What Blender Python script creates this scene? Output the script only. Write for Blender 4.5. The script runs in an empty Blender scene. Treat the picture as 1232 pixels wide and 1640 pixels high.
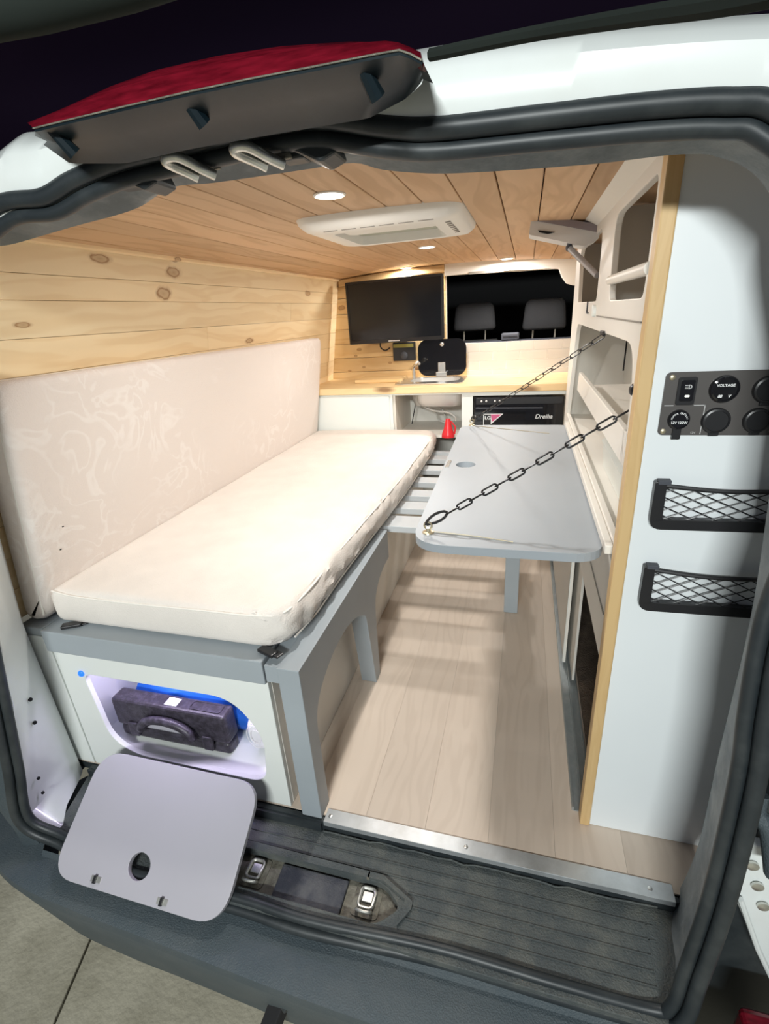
import bpy, bmesh, math, random
from mathutils import Vector, Matrix, noise
from mathutils.geometry import tessellate_polygon
random.seed(7)
PI = math.pi
S = bpy.context.scene
COL = S.collection

# ------------------------------------------------------------------ camera
F = 775.66
ROT = Matrix(((0.9630484, 0.26233102, -0.06099354),
              (0.04441273, -0.37804744, -0.9247203),
              (-0.26564127, 0.88784152, -0.37572882)))
CAM = Vector((0, 0, 1.2))
cd = bpy.data.cameras.new('camera'); cam = bpy.data.objects.new('camera', cd); COL.objects.link(cam)
cd.sensor_fit = 'HORIZONTAL'; cd.sensor_width = 36; cd.lens = 36 * F / 1232; cd.clip_start = 0.02
m3 = Matrix((ROT[0], -ROT[1], -ROT[2])).transposed()
cam.matrix_world = Matrix.Translation(CAM) @ m3.to_4x4()
S.camera = cam

# ------------------------------------------------------------------ world, exposure, outside lamp
W = bpy.data.worlds.new('world'); S.world = W; W.use_nodes = True
W.node_tree.nodes['Background'].inputs[0].default_value = (0.50, 0.52, 0.60, 1)
W.node_tree.nodes['Background'].inputs[1].default_value = 0.22
S.view_settings.view_transform = 'Standard'; S.view_settings.look = 'None'
S.view_settings.exposure = 0.0; S.view_settings.gamma = 1.0
try: S.view_settings.use_curve_mapping = False
except Exception: pass

def area_light(name, loc, target, size, power, color, size_y=None, spread=None, disk=False):
    l = bpy.data.lights.new(name, 'AREA'); l.energy = power; l.color = color
    l.shape = 'DISK' if disk else 'RECTANGLE'; l.size = size; l.size_y = size_y or size
    if spread: l.spread = spread
    o = bpy.data.objects.new(name, l); COL.objects.link(o); o.location = loc
    o.rotation_euler = (Vector(target) - Vector(loc)).to_track_quat('-Z', 'Y').to_euler()
    return o
area_light('garage_light', (-0.15, -2.3, 2.02), (-0.2, 0.9, 0.75), 0.9, 108, (0.95, 1.0, 0.98), size_y=.18)

# ------------------------------------------------------------------ helpers
def P(px, py, ax, v):
    """Point where the sight line of a measured spot meets the real plane ax = v."""
    d = ROT.transposed() @ Vector(((px - 616) / F, (py - 820) / F, 1))
    i = 'xyz'.index(ax)
    return CAM + d * ((v - CAM[i]) / d[i])

ORG = {}
def link(name, data, parent):
    o = bpy.data.objects.new(name, data); COL.objects.link(o)
    if parent is not None:
        o.parent = parent; ORG[o.name] = ORG[parent.name]
    else:
        ORG[o.name] = Vector((0, 0, 0))
    return o

def tag(o, label=None, cat=None, group=None, kind=None):
    if label: o['label'] = label
    if cat: o['category'] = cat
    if group: o['group'] = group
    if kind: o['kind'] = kind
    return o

def thing(name, label, cat, loc, group=None):
    o = bpy.data.objects.new(name, None); COL.objects.link(o); o.location = loc
    o.empty_display_size = 0.02
    ORG[o.name] = Vector(loc)
    return tag(o, label, cat, group)

class MB:
    def __init__(s): s.b = bmesh.new()
    def face(s, vs):
        try: return s.b.faces.new(vs)
        except ValueError: return None
    def box(s, x0, x1, y0, y1, z0, z1, M=None):
        v = [Vector((x, y, z)) for x in (x0, x1) for y in (y0, y1) for z in (z0, z1)]
        if M: v = [M @ p for p in v]
        v = [s.b.verts.new(p) for p in v]
        for f in ((0,1,3,2),(4,6,7,5),(0,4,5,1),(2,3,7,6),(0,2,6,4),(1,5,7,3)): s.face([v[i] for i in f])
        return s
    def plate(s, outer, holes, ax, a, b, f=None):
        """flat board, outline in the two other axes, from a to b along ax"""
        def mk(p, v):
            q = {'x': (v, p[0], p[1]), 'y': (p[0], v, p[1]), 'z': (p[0], p[1], v)}[ax]
            q = Vector(q); return f(q) if f else q
        loops = [outer] + list(holes)
        tris = tessellate_polygon([[Vector((p[0], p[1], 0)) for p in l] for l in loops])
        flat = [p for l in loops for p in l]
        A = [s.b.verts.new(mk(p, a)) for p in flat]; B = [s.b.verts.new(mk(p, b)) for p in flat]
        for t in tris:
            s.face([A[i] for i in t]); s.face([B[i] for i in reversed(t)])
        k = 0
        for l in loops:
            n = len(l)
            for i in range(n):
                j = (i + 1) % n
                s.face([A[k+i], A[k+j], B[k+j], B[k+i]])
            k += n
        return s
    def loft(s, rings, closed=True, cap=True, loop=False):
        R = [[s.b.verts.new(p) for p in r] for r in rings]
        n = len(R[0])
        for a, b in zip(R, R[1:] + ([R[0]] if loop else [])):
            for i in range(n if closed else n - 1):
                j = (i + 1) % n
                s.face([a[i], a[j], b[j], b[i]])
        if cap and closed and not loop:
            s.face(R[0]); s.face(list(reversed(R[-1])))
        return s
    def tube(s, path, r, n=8, closed=False):
        path = [Vector(p) for p in path]; N = len(path)
        rings = []; up = None
        for i, p in enumerate(path):
            if closed: t = path[(i+1) % N] - path[i-1]
            else: t = path[min(i+1, N-1)] - path[max(i-1, 0)]
            t.normalize()
            if up is None: up = t.orthogonal().normalized()
            up = (up - t * up.dot(t)).normalized()
            sd = t.cross(up)
            rr = r[i] if isinstance(r, (list, tuple)) else r
            rings.append([p + (up*math.cos(a) + sd*math.sin(a))*rr for a in [2*PI*k/n for k in range(n)]])
        s.loft(rings, loop=closed); return s
    def lathe(s, prof, c, axis=(0,0,1), n=24):
        axis = Vector(axis).normalized(); u = axis.orthogonal().normalized(); w = axis.cross(u); c = Vector(c)
        rings = [[c + axis*h + (u*math.cos(a)+w*math.sin(a))*max(r, 1e-5) for a in [2*PI*k/n for k in range(n)]] for r, h in prof]
        s.loft(rings); return s
    def ball(s, c, r, sc=(1,1,1), n=12, M=None):
        g = bmesh.ops.create_uvsphere(s.b, u_segments=n, v_segments=n//2+2, radius=r)
        for v in g['verts']:
            q = Vector((v.co.x*sc[0], v.co.y*sc[1], v.co.z*sc[2]))
            if M: q = M @ q
            v.co = q + Vector(c)
        return s
    def build(s, name, mat, parent=None, bevel=0, smooth=False, seg=2, sub=0):
        off = ORG[parent.name] if parent is not None else Vector((0,0,0))
        bmesh.ops.recalc_face_normals(s.b, faces=s.b.faces[:])
        for v in s.b.verts: v.co -= off
        me = bpy.data.meshes.new(name); s.b.to_mesh(me); s.b.free()
        me.materials.append(mat)
        if smooth:
            for p in me.polygons: p.use_smooth = True
            try: me.set_sharp_from_angle(angle=math.radians(42))
            except Exception: pass
        o = link(name, me, parent)
        if bevel:
            mo = o.modifiers.new('bevel', 'BEVEL'); mo.width = bevel; mo.segments = seg; mo.limit_method = 'ANGLE'; mo.angle_limit = math.radians(40)
        if sub:
            mo = o.modifiers.new('sub', 'SUBSURF'); mo.levels = sub; mo.render_levels = sub
        return o

def struct(name, mb, mat, **k):
    o = mb.build(name, mat, **k); o['kind'] = 'structure'; return o
def sempty(name):
    o = bpy.data.objects.new(name, None); COL.objects.link(o); ORG[o.name] = Vector((0,0,0)); o['kind'] = 'structure'; return o

def rrect(x0, x1, y0, y1, r, n=6):
    if not isinstance(r, (list, tuple)): r = [r]*4
    out = []
    for (cx, cy, a0, q) in ((x1-r[0], y1-r[0], 0, r[0]), (x0+r[1], y1-r[1], 90, r[1]), (x0+r[2], y0+r[2], 180, r[2]), (x1-r[3], y0+r[3], 270, r[3])):
        for k in range(n+1):
            a = math.radians(a0 + 90*k/n); out.append((cx+q*math.cos(a), cy+q*math.sin(a)))
    return out
def rpoly(pts, r, n=5):
    out = []; N = len(pts)
    for i in range(N):
        p = Vector(pts[i]); a = Vector(pts[i-1]); b = Vector(pts[(i+1) % N])
        q = r[i] if isinstance(r, (list, tuple)) else r
        if q <= 0: out.append(tuple(p)); continue
        da = (a-p); db = (b-p); q1 = min(q, da.length*.49); q2 = min(q, db.length*.49)
        A = p + da.normalized()*q1; B = p + db.normalized()*q2
        for k in range(n+1):
            t = k/n; out.append(tuple(A*(1-t)**2 + p*2*t*(1-t) + B*t*t))
    return out
def circ(cx, cy, rx, ry=None, n=24):
    ry = ry or rx; return [(cx+rx*math.cos(2*PI*k/n), cy+ry*math.sin(2*PI*k/n)) for k in range(n)]
def catmull(pts, n=8, closed=False):
    pts = [Vector(p) for p in pts]; N = len(pts); out = []
    rng = N if closed else N-1
    for i in range(rng):
        if closed: p0, p1, p2, p3 = pts[i-1], pts[i], pts[(i+1) % N], pts[(i+2) % N]
        else: p0, p1, p2, p3 = pts[max(i-1,0)], pts[i], pts[i+1], pts[min(i+2, N-1)]
        for k in range(n):
            t = k/n
            out.append(0.5*((2*p1)+(-p0+p2)*t+(2*p0-5*p1+4*p2-p3)*t*t+(-p0+3*p1-3*p2+p3)*t**3))
    if not closed: out.append(pts[-1].copy())
    return out

def text_mesh(txt, size, mat, parent, name, M, shear=0, bold=0.0, align='CENTER'):
    cu = bpy.data.curves.new('t', 'FONT'); cu.body = txt; cu.size = size; cu.align_x = align; cu.align_y = 'CENTER'
    cu.shear = shear; cu.offset = bold; cu.extrude = 0.0003
    o = bpy.data.objects.new('t', cu); COL.objects.link(o)
    dg = bpy.context.evaluated_depsgraph_get(); me = bpy.data.meshes.new_from_object(o.evaluated_get(dg))
    bpy.data.objects.remove(o)
    off = ORG[parent.name]
    me.transform(Matrix.Translation(-off) @ M)
    me.materials.clear(); me.materials.append(mat)
    return link(name, me, parent)
def face_back(loc, tilt=0):   # text lying in a plane that faces the rear (-Y)
    return Matrix.Translation(loc) @ Matrix.Rotation(PI/2 + tilt, 4, 'X')

# ------------------------------------------------------------------ materials
def mat(name, col, rough=0.5, metal=0, bump=0, bscale=60, vary=0, vscale=6, spec=0.5, emit=0, emcol=None, coat=0, trans=0, dirt=None, dscale=8, damt=0.5, stretch=(1,1,1)):
    m = bpy.data.materials.new(name); m.use_nodes = True; nt = m.node_tree; N = nt.nodes; L = nt.links
    b = N['Principled BSDF']; b.inputs['Base Color'].default_value = (*col, 1); b.inputs['Roughness'].default_value = rough
    b.inputs['Metallic'].default_value = metal; b.inputs['Specular IOR Level'].default_value = spec
    b.inputs['Coat Weight'].default_value = coat
    if trans: b.inputs['Transmission Weight'].default_value = trans
    if emit: b.inputs['Emission Strength'].default_value = emit; b.inputs['Emission Color'].default_value = (*(emcol or col), 1)
    tc = N.new('ShaderNodeTexCoord'); mp = N.new('ShaderNodeMapping'); L.new(tc.outputs['Object'], mp.inputs[0]); mp.inputs['Scale'].default_value = stretch
    out = None
    if vary:
        n = N.new('ShaderNodeTexNoise'); n.inputs['Scale'].default_value = vscale; n.inputs['Detail'].default_value = 5; L.new(mp.outputs[0], n.inputs[0])
        r = N.new('ShaderNodeMapRange'); r.inputs[1].default_value = .3; r.inputs[2].default_value = .7; r.inputs[3].default_value = 1-vary; r.inputs[4].default_value = 1+vary*.6
        L.new(n.outputs[0], r.inputs[0])
        mx = N.new('ShaderNodeVectorMath'); mx.operation = 'SCALE'; mx.inputs[0].default_value = col; L.new(r.outputs[0], mx.inputs['Scale'])
        out = mx.outputs[0]; L.new(out, b.inputs['Base Color'])
    if dirt:
        n = N.new('ShaderNodeTexNoise'); n.inputs['Scale'].default_value = dscale; n.inputs['Detail'].default_value = 8; n.inputs['Roughness'].default_value = .65; L.new(mp.outputs[0], n.inputs[0])
        r = N.new('ShaderNodeMapRange'); r.inputs[1].default_value = .45; r.inputs[2].default_value = .72; r.inputs[3].default_value = 0; r.inputs[4].default_value = damt; L.new(n.outputs[0], r.inputs[0])
        mx = N.new('ShaderNodeMix'); mx.data_type = 'RGBA'; L.new(r.outputs[0], mx.inputs[0])
        if out: L.new(out, mx.inputs[6])
        else: mx.inputs[6].default_value = (*col, 1)
        mx.inputs[7].default_value = (*dirt, 1); L.new(mx.outputs[2], b.inputs['Base Color'])
    if bump:
        n = N.new('ShaderNodeTexNoise'); n.inputs['Scale'].default_value = bscale; n.inputs['Detail'].default_value = 4; L.new(mp.outputs[0], n.inputs[0])
        bp = N.new('ShaderNodeBump'); bp.inputs['Strength'].default_value = bump; bp.inputs['Distance'].default_value = .01; L.new(n.outputs[0], bp.inputs['Height']); L.new(bp.outputs[0], b.inputs['Normal'])
    return m

def wood(name, light, dark, axis='y', knots=0.0, rough=.45, across=11, contrast=1.0, kcol=(.20,.09,.03)):
    m = bpy.data.materials.new(name); m.use_nodes = True; nt = m.node_tree; N = nt.nodes; L = nt.links; b = N['Principled BSDF']
    tc = N.new('ShaderNodeTexCoord'); oi = N.new('ShaderNodeObjectInfo')
    sc = {'x': (.55, across, across), 'y': (across, .55, across), 'z': (across, across, .55)}[axis]
    off = N.new('ShaderNodeVectorMath'); off.operation = 'SCALE'; off.inputs[0].default_value = (13.1, 7.3, 5.7); L.new(oi.outputs['Random'], off.inputs['Scale'])
    ad = N.new('ShaderNodeVectorMath'); L.new(tc.outputs['Object'], ad.inputs[0]); L.new(off.outputs[0], ad.inputs[1])
    # slow warp so the grain wanders
    wn = N.new('ShaderNodeTexNoise'); wn.inputs['Scale'].default_value = 1.8; wn.inputs['Detail'].default_value = 2; L.new(ad.outputs[0], wn.inputs[0])
    ws = N.new('ShaderNodeVectorMath'); ws.operation = 'SCALE'; ws.inputs['Scale'].default_value = .16; L.new(wn.outputs['Color'], ws.inputs[0])
    a2 = N.new('ShaderNodeVectorMath'); L.new(ad.outputs[0], a2.inputs[0]); L.new(ws.outputs[0], a2.inputs[1])
    mu = N.new('ShaderNodeVectorMath'); mu.operation = 'MULTIPLY'; mu.inputs[1].default_value = sc; L.new(a2.outputs[0], mu.inputs[0])
    n1 = N.new('ShaderNodeTexNoise'); n1.inputs['Scale'].default_value = 1.0; n1.inputs['Detail'].default_value = 3; L.new(mu.outputs[0], n1.inputs[0])
    ml = N.new('ShaderNodeMath'); ml.operation = 'MULTIPLY'; ml.inputs[1].default_value = 34; L.new(n1.outputs[0], ml.inputs[0])
    sn = N.new('ShaderNodeMath'); sn.operation = 'SINE'; L.new(ml.outputs[0], sn.inputs[0])
    r = N.new('ShaderNodeMapRange'); r.inputs[1].default_value = -.2; r.inputs[2].default_value = 1.0; r.inputs[3].default_value = 0; r.inputs[4].default_value = .55*contrast; L.new(sn.outputs[0], r.inputs[0])
    n2 = N.new('ShaderNodeTexNoise'); n2.inputs['Scale'].default_value = .7; n2.inputs['Detail'].default_value = 4; L.new(mu.outputs[0], n2.inputs[0])
    r2 = N.new('ShaderNodeMapRange'); r2.inputs[1].default_value = .35; r2.inputs[2].default_value = .7; r2.inputs[3].default_value = 0; r2.inputs[4].default_value = .5*contrast; L.new(n2.outputs[0], r2.inputs[0])
    sm = N.new('ShaderNodeMath'); sm.use_clamp = True; L.new(r.outputs[0], sm.inputs[0]); L.new(r2.outputs[0], sm.inputs[1])
    mx = N.new('ShaderNodeMix'); mx.data_type = 'RGBA'; mx.inputs[6].default_value = (*light, 1); mx.inputs[7].default_value = (*dark, 1); L.new(sm.outputs[0], mx.inputs[0])
    out = mx.outputs[2]
    # plank to plank tint
    hv = N.new('ShaderNodeMapRange'); hv.inputs[3].default_value = .86; hv.inputs[4].default_value = 1.08; L.new(oi.outputs['Random'], hv.inputs[0])
    vm = N.new('ShaderNodeVectorMath'); vm.operation = 'SCALE'; L.new(out, vm.inputs[0]); L.new(hv.outputs[0], vm.inputs['Scale']); out = vm.outputs[0]
    if knots:
        ks = {'x': (1.7, 6, 6), 'y': (6, 1.7, 6), 'z': (6, 6, 1.7)}[axis]
        km = N.new('ShaderNodeVectorMath'); km.operation = 'MULTIPLY'; km.inputs[1].default_value = ks; L.new(a2.outputs[0], km.inputs[0])
        vo = N.new('ShaderNodeTexVoronoi'); vo.inputs['Scale'].default_value = 1; L.new(km.outputs[0], vo.inputs[0])
        kr = N.new('ShaderNodeMapRange'); kr.inputs[1].default_value = knots*.55; kr.inputs[2].default_value = knots; kr.inputs[3].default_value = .85; kr.inputs[4].default_value = 0; L.new(vo.outputs['Distance'], kr.inputs[0])
        m2 = N.new('ShaderNodeMix'); m2.data_type = 'RGBA'; L.new(kr.outputs[0], m2.inputs[0]); L.new(out, m2.inputs[6]); m2.inputs[7].default_value = (*kcol, 1); out = m2.outputs[2]
    L.new(out, b.inputs['Base Color']); b.inputs['Roughness'].default_value = rough
    return m

M = {}
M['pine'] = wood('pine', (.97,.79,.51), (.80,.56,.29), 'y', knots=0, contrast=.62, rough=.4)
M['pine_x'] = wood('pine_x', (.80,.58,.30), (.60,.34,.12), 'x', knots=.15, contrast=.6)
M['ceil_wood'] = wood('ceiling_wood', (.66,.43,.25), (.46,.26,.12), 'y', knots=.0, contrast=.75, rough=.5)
M['trim_wood'] = wood('trim_wood', (.76,.53,.26), (.63,.40,.17), 'z', contrast=.5, across=30)
M['worktop'] = wood('worktop', (.90,.68,.38), (.72,.46,.20), 'x', knots=.14, contrast=.5, across=9)
M['vinyl'] = wood('floor_vinyl', (.70,.585,.485), (.56,.45,.36), 'y', contrast=.5, across=14, rough=.5)
M['ply'] = wood('pale_ply', (.78,.73,.66), (.68,.62,.55), 'z', contrast=.5, across=20)
M['white'] = mat('white_board', (.80,.83,.80), .38, vary=.04, vscale=3)
M['cream'] = mat('cream_board', (.80,.77,.71), .45, vary=.04, vscale=3)
M['panelwhite'] = mat('panel_white', (.80,.84,.86), .35, vary=.03, vscale=2)
M['body'] = mat('body_paint', (.82,.86,.85), .25, coat=.4, vary=.03, vscale=3, dirt=(.5,.47,.38), dscale=5, damt=.12)
M['grey'] = mat('grey_paint', (.36,.40,.43), .42, vary=.06, vscale=5)
M['greytop'] = mat('grey_table', (.355,.39,.425), .48, vary=.04, vscale=4)
M['lidgrey'] = mat('lid_grey', (.44,.43,.47), .45, vary=.03, vscale=4)
M['slat'] = mat('slat_grey', (.56,.59,.61), .45, vary=.05)
M['cloth'] = mat('damask_cloth', (.80,.73,.68), .8, bump=.25, bscale=260, vary=.06, vscale=14)
M['cloth2'] = mat('mattress_cloth', (.82,.765,.71), .8, bump=.25, bscale=260, vary=.05, vscale=9)
M['piping'] = mat('piping', (.86,.82,.76), .7)
M['rubber'] = mat('rubber', (.020,.026,.030), .45, dirt=(.09,.10,.10), dscale=9, damt=.4)
M['flange'] = mat('dusty_flange', (.15,.175,.19), .6, bump=.2, bscale=40, dirt=(.36,.38,.38), dscale=9, damt=.6, vary=.2)
M['housing'] = mat('lamp_housing', (.005,.012,.017), .38, spec=.3, dirt=(.02,.032,.038), dscale=14, damt=.5)
M['bumper'] = mat('bumper_plastic', (.060,.080,.092), .55, bump=.35, bscale=320, dirt=(.12,.13,.13), dscale=6, damt=.4)
M['sill'] = mat('sill_plastic', (.072,.084,.086), .6, bump=.4, bscale=260, dirt=(.20,.20,.17), dscale=9, damt=.62)
M['dirty'] = mat('dirty_metal', (.22,.21,.17), .6, .3, bump=.4, bscale=90, dirt=(.06,.05,.04), dscale=30, damt=.9)
M['black'] = mat('black_plastic', (.018,.018,.020), .35)
M['blackmat'] = mat('black_matte', (.012,.012,.014), .8)
M['gloss'] = mat('black_gloss', (.010,.010,.012), .06, spec=.6)
M['screen'] = mat('tv_screen', (.012,.014,.018), .12)
M['frame_screen'] = mat('tv_frame', (.02,.02,.022), .3)
M['chrome'] = mat('chrome', (.75,.75,.70), .38, .9, dirt=(.35,.33,.28), dscale=40, damt=.5)
M['steel'] = mat('steel', (.72,.72,.70), .25, .9)
M['steelbowl'] = mat('steel_bowl', (.62,.60,.57), .35, .5)
M['alu'] = mat('aluminium', (.70,.73,.75), .35, .7, vary=.15, vscale=9, dirt=(.3,.3,.28), dscale=12, damt=.4)
M['track'] = mat('grey_track', (.42,.46,.47), .4, .6, dirt=(.7,.7,.7), dscale=25, damt=.4)
M['darkmetal'] = mat('chain_metal', (.03,.03,.032), .35, .7)
M['vent'] = mat('vent_plastic', (.90,.88,.83), .4)
M['ventdark'] = mat('vent_slot', (.25,.23,.20), .6)
M['ventgreen'] = mat('vent_blind', (.42,.43,.34), .5)
M['device'] = mat('device_plastic', (.76,.75,.74), .5, bump=.1, bscale=120)
M['carpet'] = mat('beige_lining', (.80,.74,.65), .95, bump=.5, bscale=300, vary=.12, vscale=120)
M['darkcarpet'] = mat('brown_carpet', (.16,.12,.09), .95, bump=.6, bscale=160, vary=.3, vscale=30)
M['concrete'] = mat('concrete', (.56,.52,.40), .85, bump=.35, bscale=60, vary=.2, vscale=3, dirt=(.36,.33,.24), dscale=7, damt=.8)
M['tile'] = mat('tile_glaze', (.62,.58,.53), .25)
M['grout'] = mat('grout', (.93,.92,.90), .8)
M['seat'] = mat('seat_cloth', (.055,.057,.062), .95, bump=.4, bscale=200)
M['devrim'] = mat('device_rim', (.30,.26,.28), .6)
M['devrod'] = mat('device_rod', (.42,.42,.44), .4, .3)
M['coverblue'] = mat('cover_plastic', (.035,.040,.055), .5, bump=.3, bscale=300, dirt=(.2,.2,.19), dscale=12, damt=.5)
M['greyplastic'] = mat('grey_plastic', (.06,.065,.08), .6)
M['redlens'] = mat('red_lens', (.17,.006,.016), .22, coat=.3, vary=.45, vscale=30, stretch=(1,6,6))
M['tail'] = mat('tailgate_black', (.010,.006,.014), .9, spec=0)
M['tailgrey'] = mat('tailgate_edge', (.020,.025,.022), .9, spec=.1)
M['red'] = mat('red_plastic', (.70,.02,.03), .3)
M['pink'] = mat('pink_print', (.55,.10,.22), .5)
M['print'] = mat('white_print', (.85,.86,.86), .5)
M['silver'] = mat('silver_print', (.75,.75,.75), .3, .4)
M['panelgrey'] = mat('socket_plate', (.085,.078,.075), .42)
M['casegrey'] = mat('tool_case', (.030,.026,.034), .38, bump=.15, bscale=200, dirt=(.2,.18,.25), dscale=60, damt=.3)
M['blue'] = mat('blue_bag', (.02,.12,.55), .35)
M['paper'] = mat('white_roll', (.80,.80,.82), .6, bump=.2, bscale=60)
M['hose'] = mat('hose', (.62,.60,.56), .35)
M['olive'] = mat('olive_strip', (.30,.27,.06), .5)
M['lampglow'] = mat('lamp_glow', (1,1,1), .5, emit=14, emcol=(1,.95,.86))
M['ledglow'] = mat('led_glow', (.9,.8,1), .5, emit=4, emcol=(.80,.66,1))
M['blueled'] = mat('blue_led', (.01,.05,.5), .3, emit=1.2, emcol=(.02,.2,1))
M['leddot'] = mat('indicator', (.9,.9,.85), .4, emit=.6, emcol=(1,.98,.85))
M['brass'] = mat('screw', (.62,.55,.40), .35, .8)
M['velcro'] = mat('dust', (.2,.2,.2), .8)

# ================================================================== STRUCTURE
YB = 3.12                      # bulkhead
XR = 0.187                     # face of the right-hand cabinet
def zc(x):                     # bowed ceiling
    return 1.45 - (.07 if x < -.45 else .07)*(x+.45)**2
ZF = 0.0

# ground: concrete slabs
g = sempty('ground')
def slab(x0, x1, y0, y1):
    m = MB(); sk = -.33
    pts = [(x0+sk*(y0-.5), y0), (x1+sk*(y0-.5), y0), (x1+sk*(y1-.5), y1), (x0+sk*(y1-.5), y1)]
    m.plate(pts, [], 'z', -.66, -.60)
    return m.build('slab', M['concrete'], g, bevel=.004)
for xs in ((-5.2, -3.232), (-3.225, -1.231), (-1.224, .766), (.773, 2.8)):
    for ys in ((-3.0, .905), (.912, 3.0), (3.007, 5.0)): slab(xs[0], xs[1], ys[0], ys[1])
struct('ground_bed', MB().box(-6, 4, -3.6, 5.6, -.70, -.661), M['sill'])

# van floor with vinyl boards
fl = sempty('floor')
MB().box(-1.30, .60, .785, YB, -.03, -.004).build('subfloor', M['rubber'], fl)
jx = [-1.30, -1.14, -.98, -.82, -.66, -.5+.0, -.345, -.19, -.035, .12, .275, .43, .60]
for a, b in zip(jx, jx[1:]):
    ys = [.786, YB] if random.random() < .5 else [.786, 1.4+random.random()*.9, YB]
    for c, d in zip(ys, ys[1:]):
        MB().box(a+.0002, b-.0002, c+.0002, d-.0002, -.004, 0).build('floor_board', M['vinyl'], fl)

# left wall, tongue-and-groove pine, leaning in towards the roof
def wx(z): return -1.285 + (.155 if z > .5 else .155)*max(0, (z-.5))/.92
wl = sempty('wall_left')
zj = [.50, .59, .68, .77, .86, .945, 1.03, 1.115, 1.20, 1.285, 1.343, 1.44]
for a, b in zip(zj, zj[1:]):
    m = MB()
    def q(p, a=a, b=b): return Vector((wx(p.z)+(p.x), p.y, p.z))
    cuts = [.74, 1.72, YB] if abs(a-1.115) < .001 else ([.74, 2.45, YB] if abs(a-1.20) < .001 else [.74, YB])
    for c, d in zip(cuts, cuts[1:]):
        m = MB(); m.box(-.012, 0, c+.0003, d-.0003, a+.0004, b-.0004); 
        for v in m.b.verts: v.co = q(v.co)
        m.build('plank', M['pine'], wl, bevel=.0012)
def place_knots(m, spots, ax):
    nt = m.node_tree; N = nt.nodes; L = nt.links; b = N['Principled BSDF']; src = b.inputs['Base Color'].links[0].from_socket
    tc = N.new('ShaderNodeTexCoord'); wn = N.new('ShaderNodeTexNoise'); wn.inputs['Scale'].default_value = 30; L.new(tc.outputs['Object'], wn.inputs[0])
    prev = None
    for (c, rx, rz) in spots:
        sb = N.new('ShaderNodeVectorMath'); sb.operation = 'SUBTRACT'; sb.inputs[1].default_value = c; L.new(tc.outputs['Object'], sb.inputs[0])
        mu = N.new('ShaderNodeVectorMath'); mu.operation = 'MULTIPLY'; mu.inputs[1].default_value = (0, 1/rx, 1/rz) if ax == 'x' else (1/rx, 0, 1/rz); L.new(sb.outputs[0], mu.inputs[0])
        ln = N.new('ShaderNodeVectorMath'); ln.operation = 'LENGTH'; L.new(mu.outputs[0], ln.inputs[0])
        o = ln.outputs['Value']
        if prev is not None:
            mn = N.new('ShaderNodeMath'); mn.operation = 'MINIMUM'; L.new(prev, mn.inputs[0]); L.new(o, mn.inputs[1]); o = mn.outputs[0]
        prev = o
    ad = N.new('ShaderNodeMath'); ad.operation = 'ADD'; L.new(prev, ad.inputs[0]); L.new(wn.outputs[0], ad.inputs[1])
    cr = N.new('ShaderNodeValToRGB'); e = cr.color_ramp.elements; e[0].position = 0; e[0].color = (.8,.8,.8,1); e[1].position = 1; e[1].color = (0,0,0,1)
    for p_, v_ in ((.42, .55), (.58, .5), (.70, .95), (.80, .30), (.92, .12)):
        k_ = e.new(p_); k_.color = (v_, v_, v_, 1)
    sc = N.new('ShaderNodeMath'); sc.operation = 'MULTIPLY'; sc.inputs[1].default_value = .5; L.new(ad.outputs[0], sc.inputs[0]); L.new(sc.outputs[0], cr.inputs[0])
    mx = N.new('ShaderNodeMix'); mx.data_type = 'RGBA'; L.new(cr.outputs[0], mx.inputs[0]); L.new(src, mx.inputs[6]); mx.inputs[7].default_value = (.30,.145,.05,1); L.new(mx.outputs[2], b.inputs['Base Color'])
place_knots(M['pine'], [(tuple(P(px, py, 'x', -1.155)), a_, b_) for px, py, a_, b_ in ((150, 415, .034, .010), (271, 437, .036, .014), (269, 417, .018, .006), (259, 470, .030, .018), (490, 470, .03, .011), (407, 545, .03, .010), (40, 520, .02, .006))], 'x')
place_knots(M['pine_x'], [(tuple(P(px, py, 'y', YB)), a_, b_) for px, py, a_, b_ in ((547, 493, .020, .012), (575, 560, .014, .008), (570, 570, .010, .007), (583, 588, .009, .006), (560, 594, .009, .006), (625, 581, .01, .006), (590, 616, .03, .008))], 'y')
m = MB(); m.box(-.03, -.016, .74, YB, .50, 1.46)
for v in m.b.verts: v.co.x += wx(v.co.z)
m.build('backing', M['ply'], wl)
# thin cove strip between wall and ceiling
m = MB(); m.box(wx(1.425)-.01, wx(1.425)+.012, .78, YB-.02, 1.408, 1.430); struct('trim_1', m, M['pine'], bevel=.003)

# ceiling boards
ce = sempty('ceiling')
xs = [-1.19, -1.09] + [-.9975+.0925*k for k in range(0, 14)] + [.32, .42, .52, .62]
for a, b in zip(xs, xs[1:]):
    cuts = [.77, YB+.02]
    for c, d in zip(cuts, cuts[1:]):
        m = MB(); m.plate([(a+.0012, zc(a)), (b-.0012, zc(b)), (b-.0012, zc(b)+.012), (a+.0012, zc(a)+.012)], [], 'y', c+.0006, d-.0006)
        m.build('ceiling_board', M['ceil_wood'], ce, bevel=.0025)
m = MB(); m.loft([[Vector((x, y, zc(x)+.013)) for x in [-1.2+.1*k for k in range(19)]] + [Vector((x, y, zc(x)+.02)) for x in [.6-.1*k for k in range(19)]] for y in (.77, YB+.02)])
m.build('backing', M['blackmat'], ce)

# right wall behind the cabinet
m = MB(); m.plate([(.50, -.03), (.54, -.03), (.50, 1.47), (.46, 1.47)], [], 'y', .93, YB+.9)
struct('wall_right', m, M['carpet'])

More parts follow.
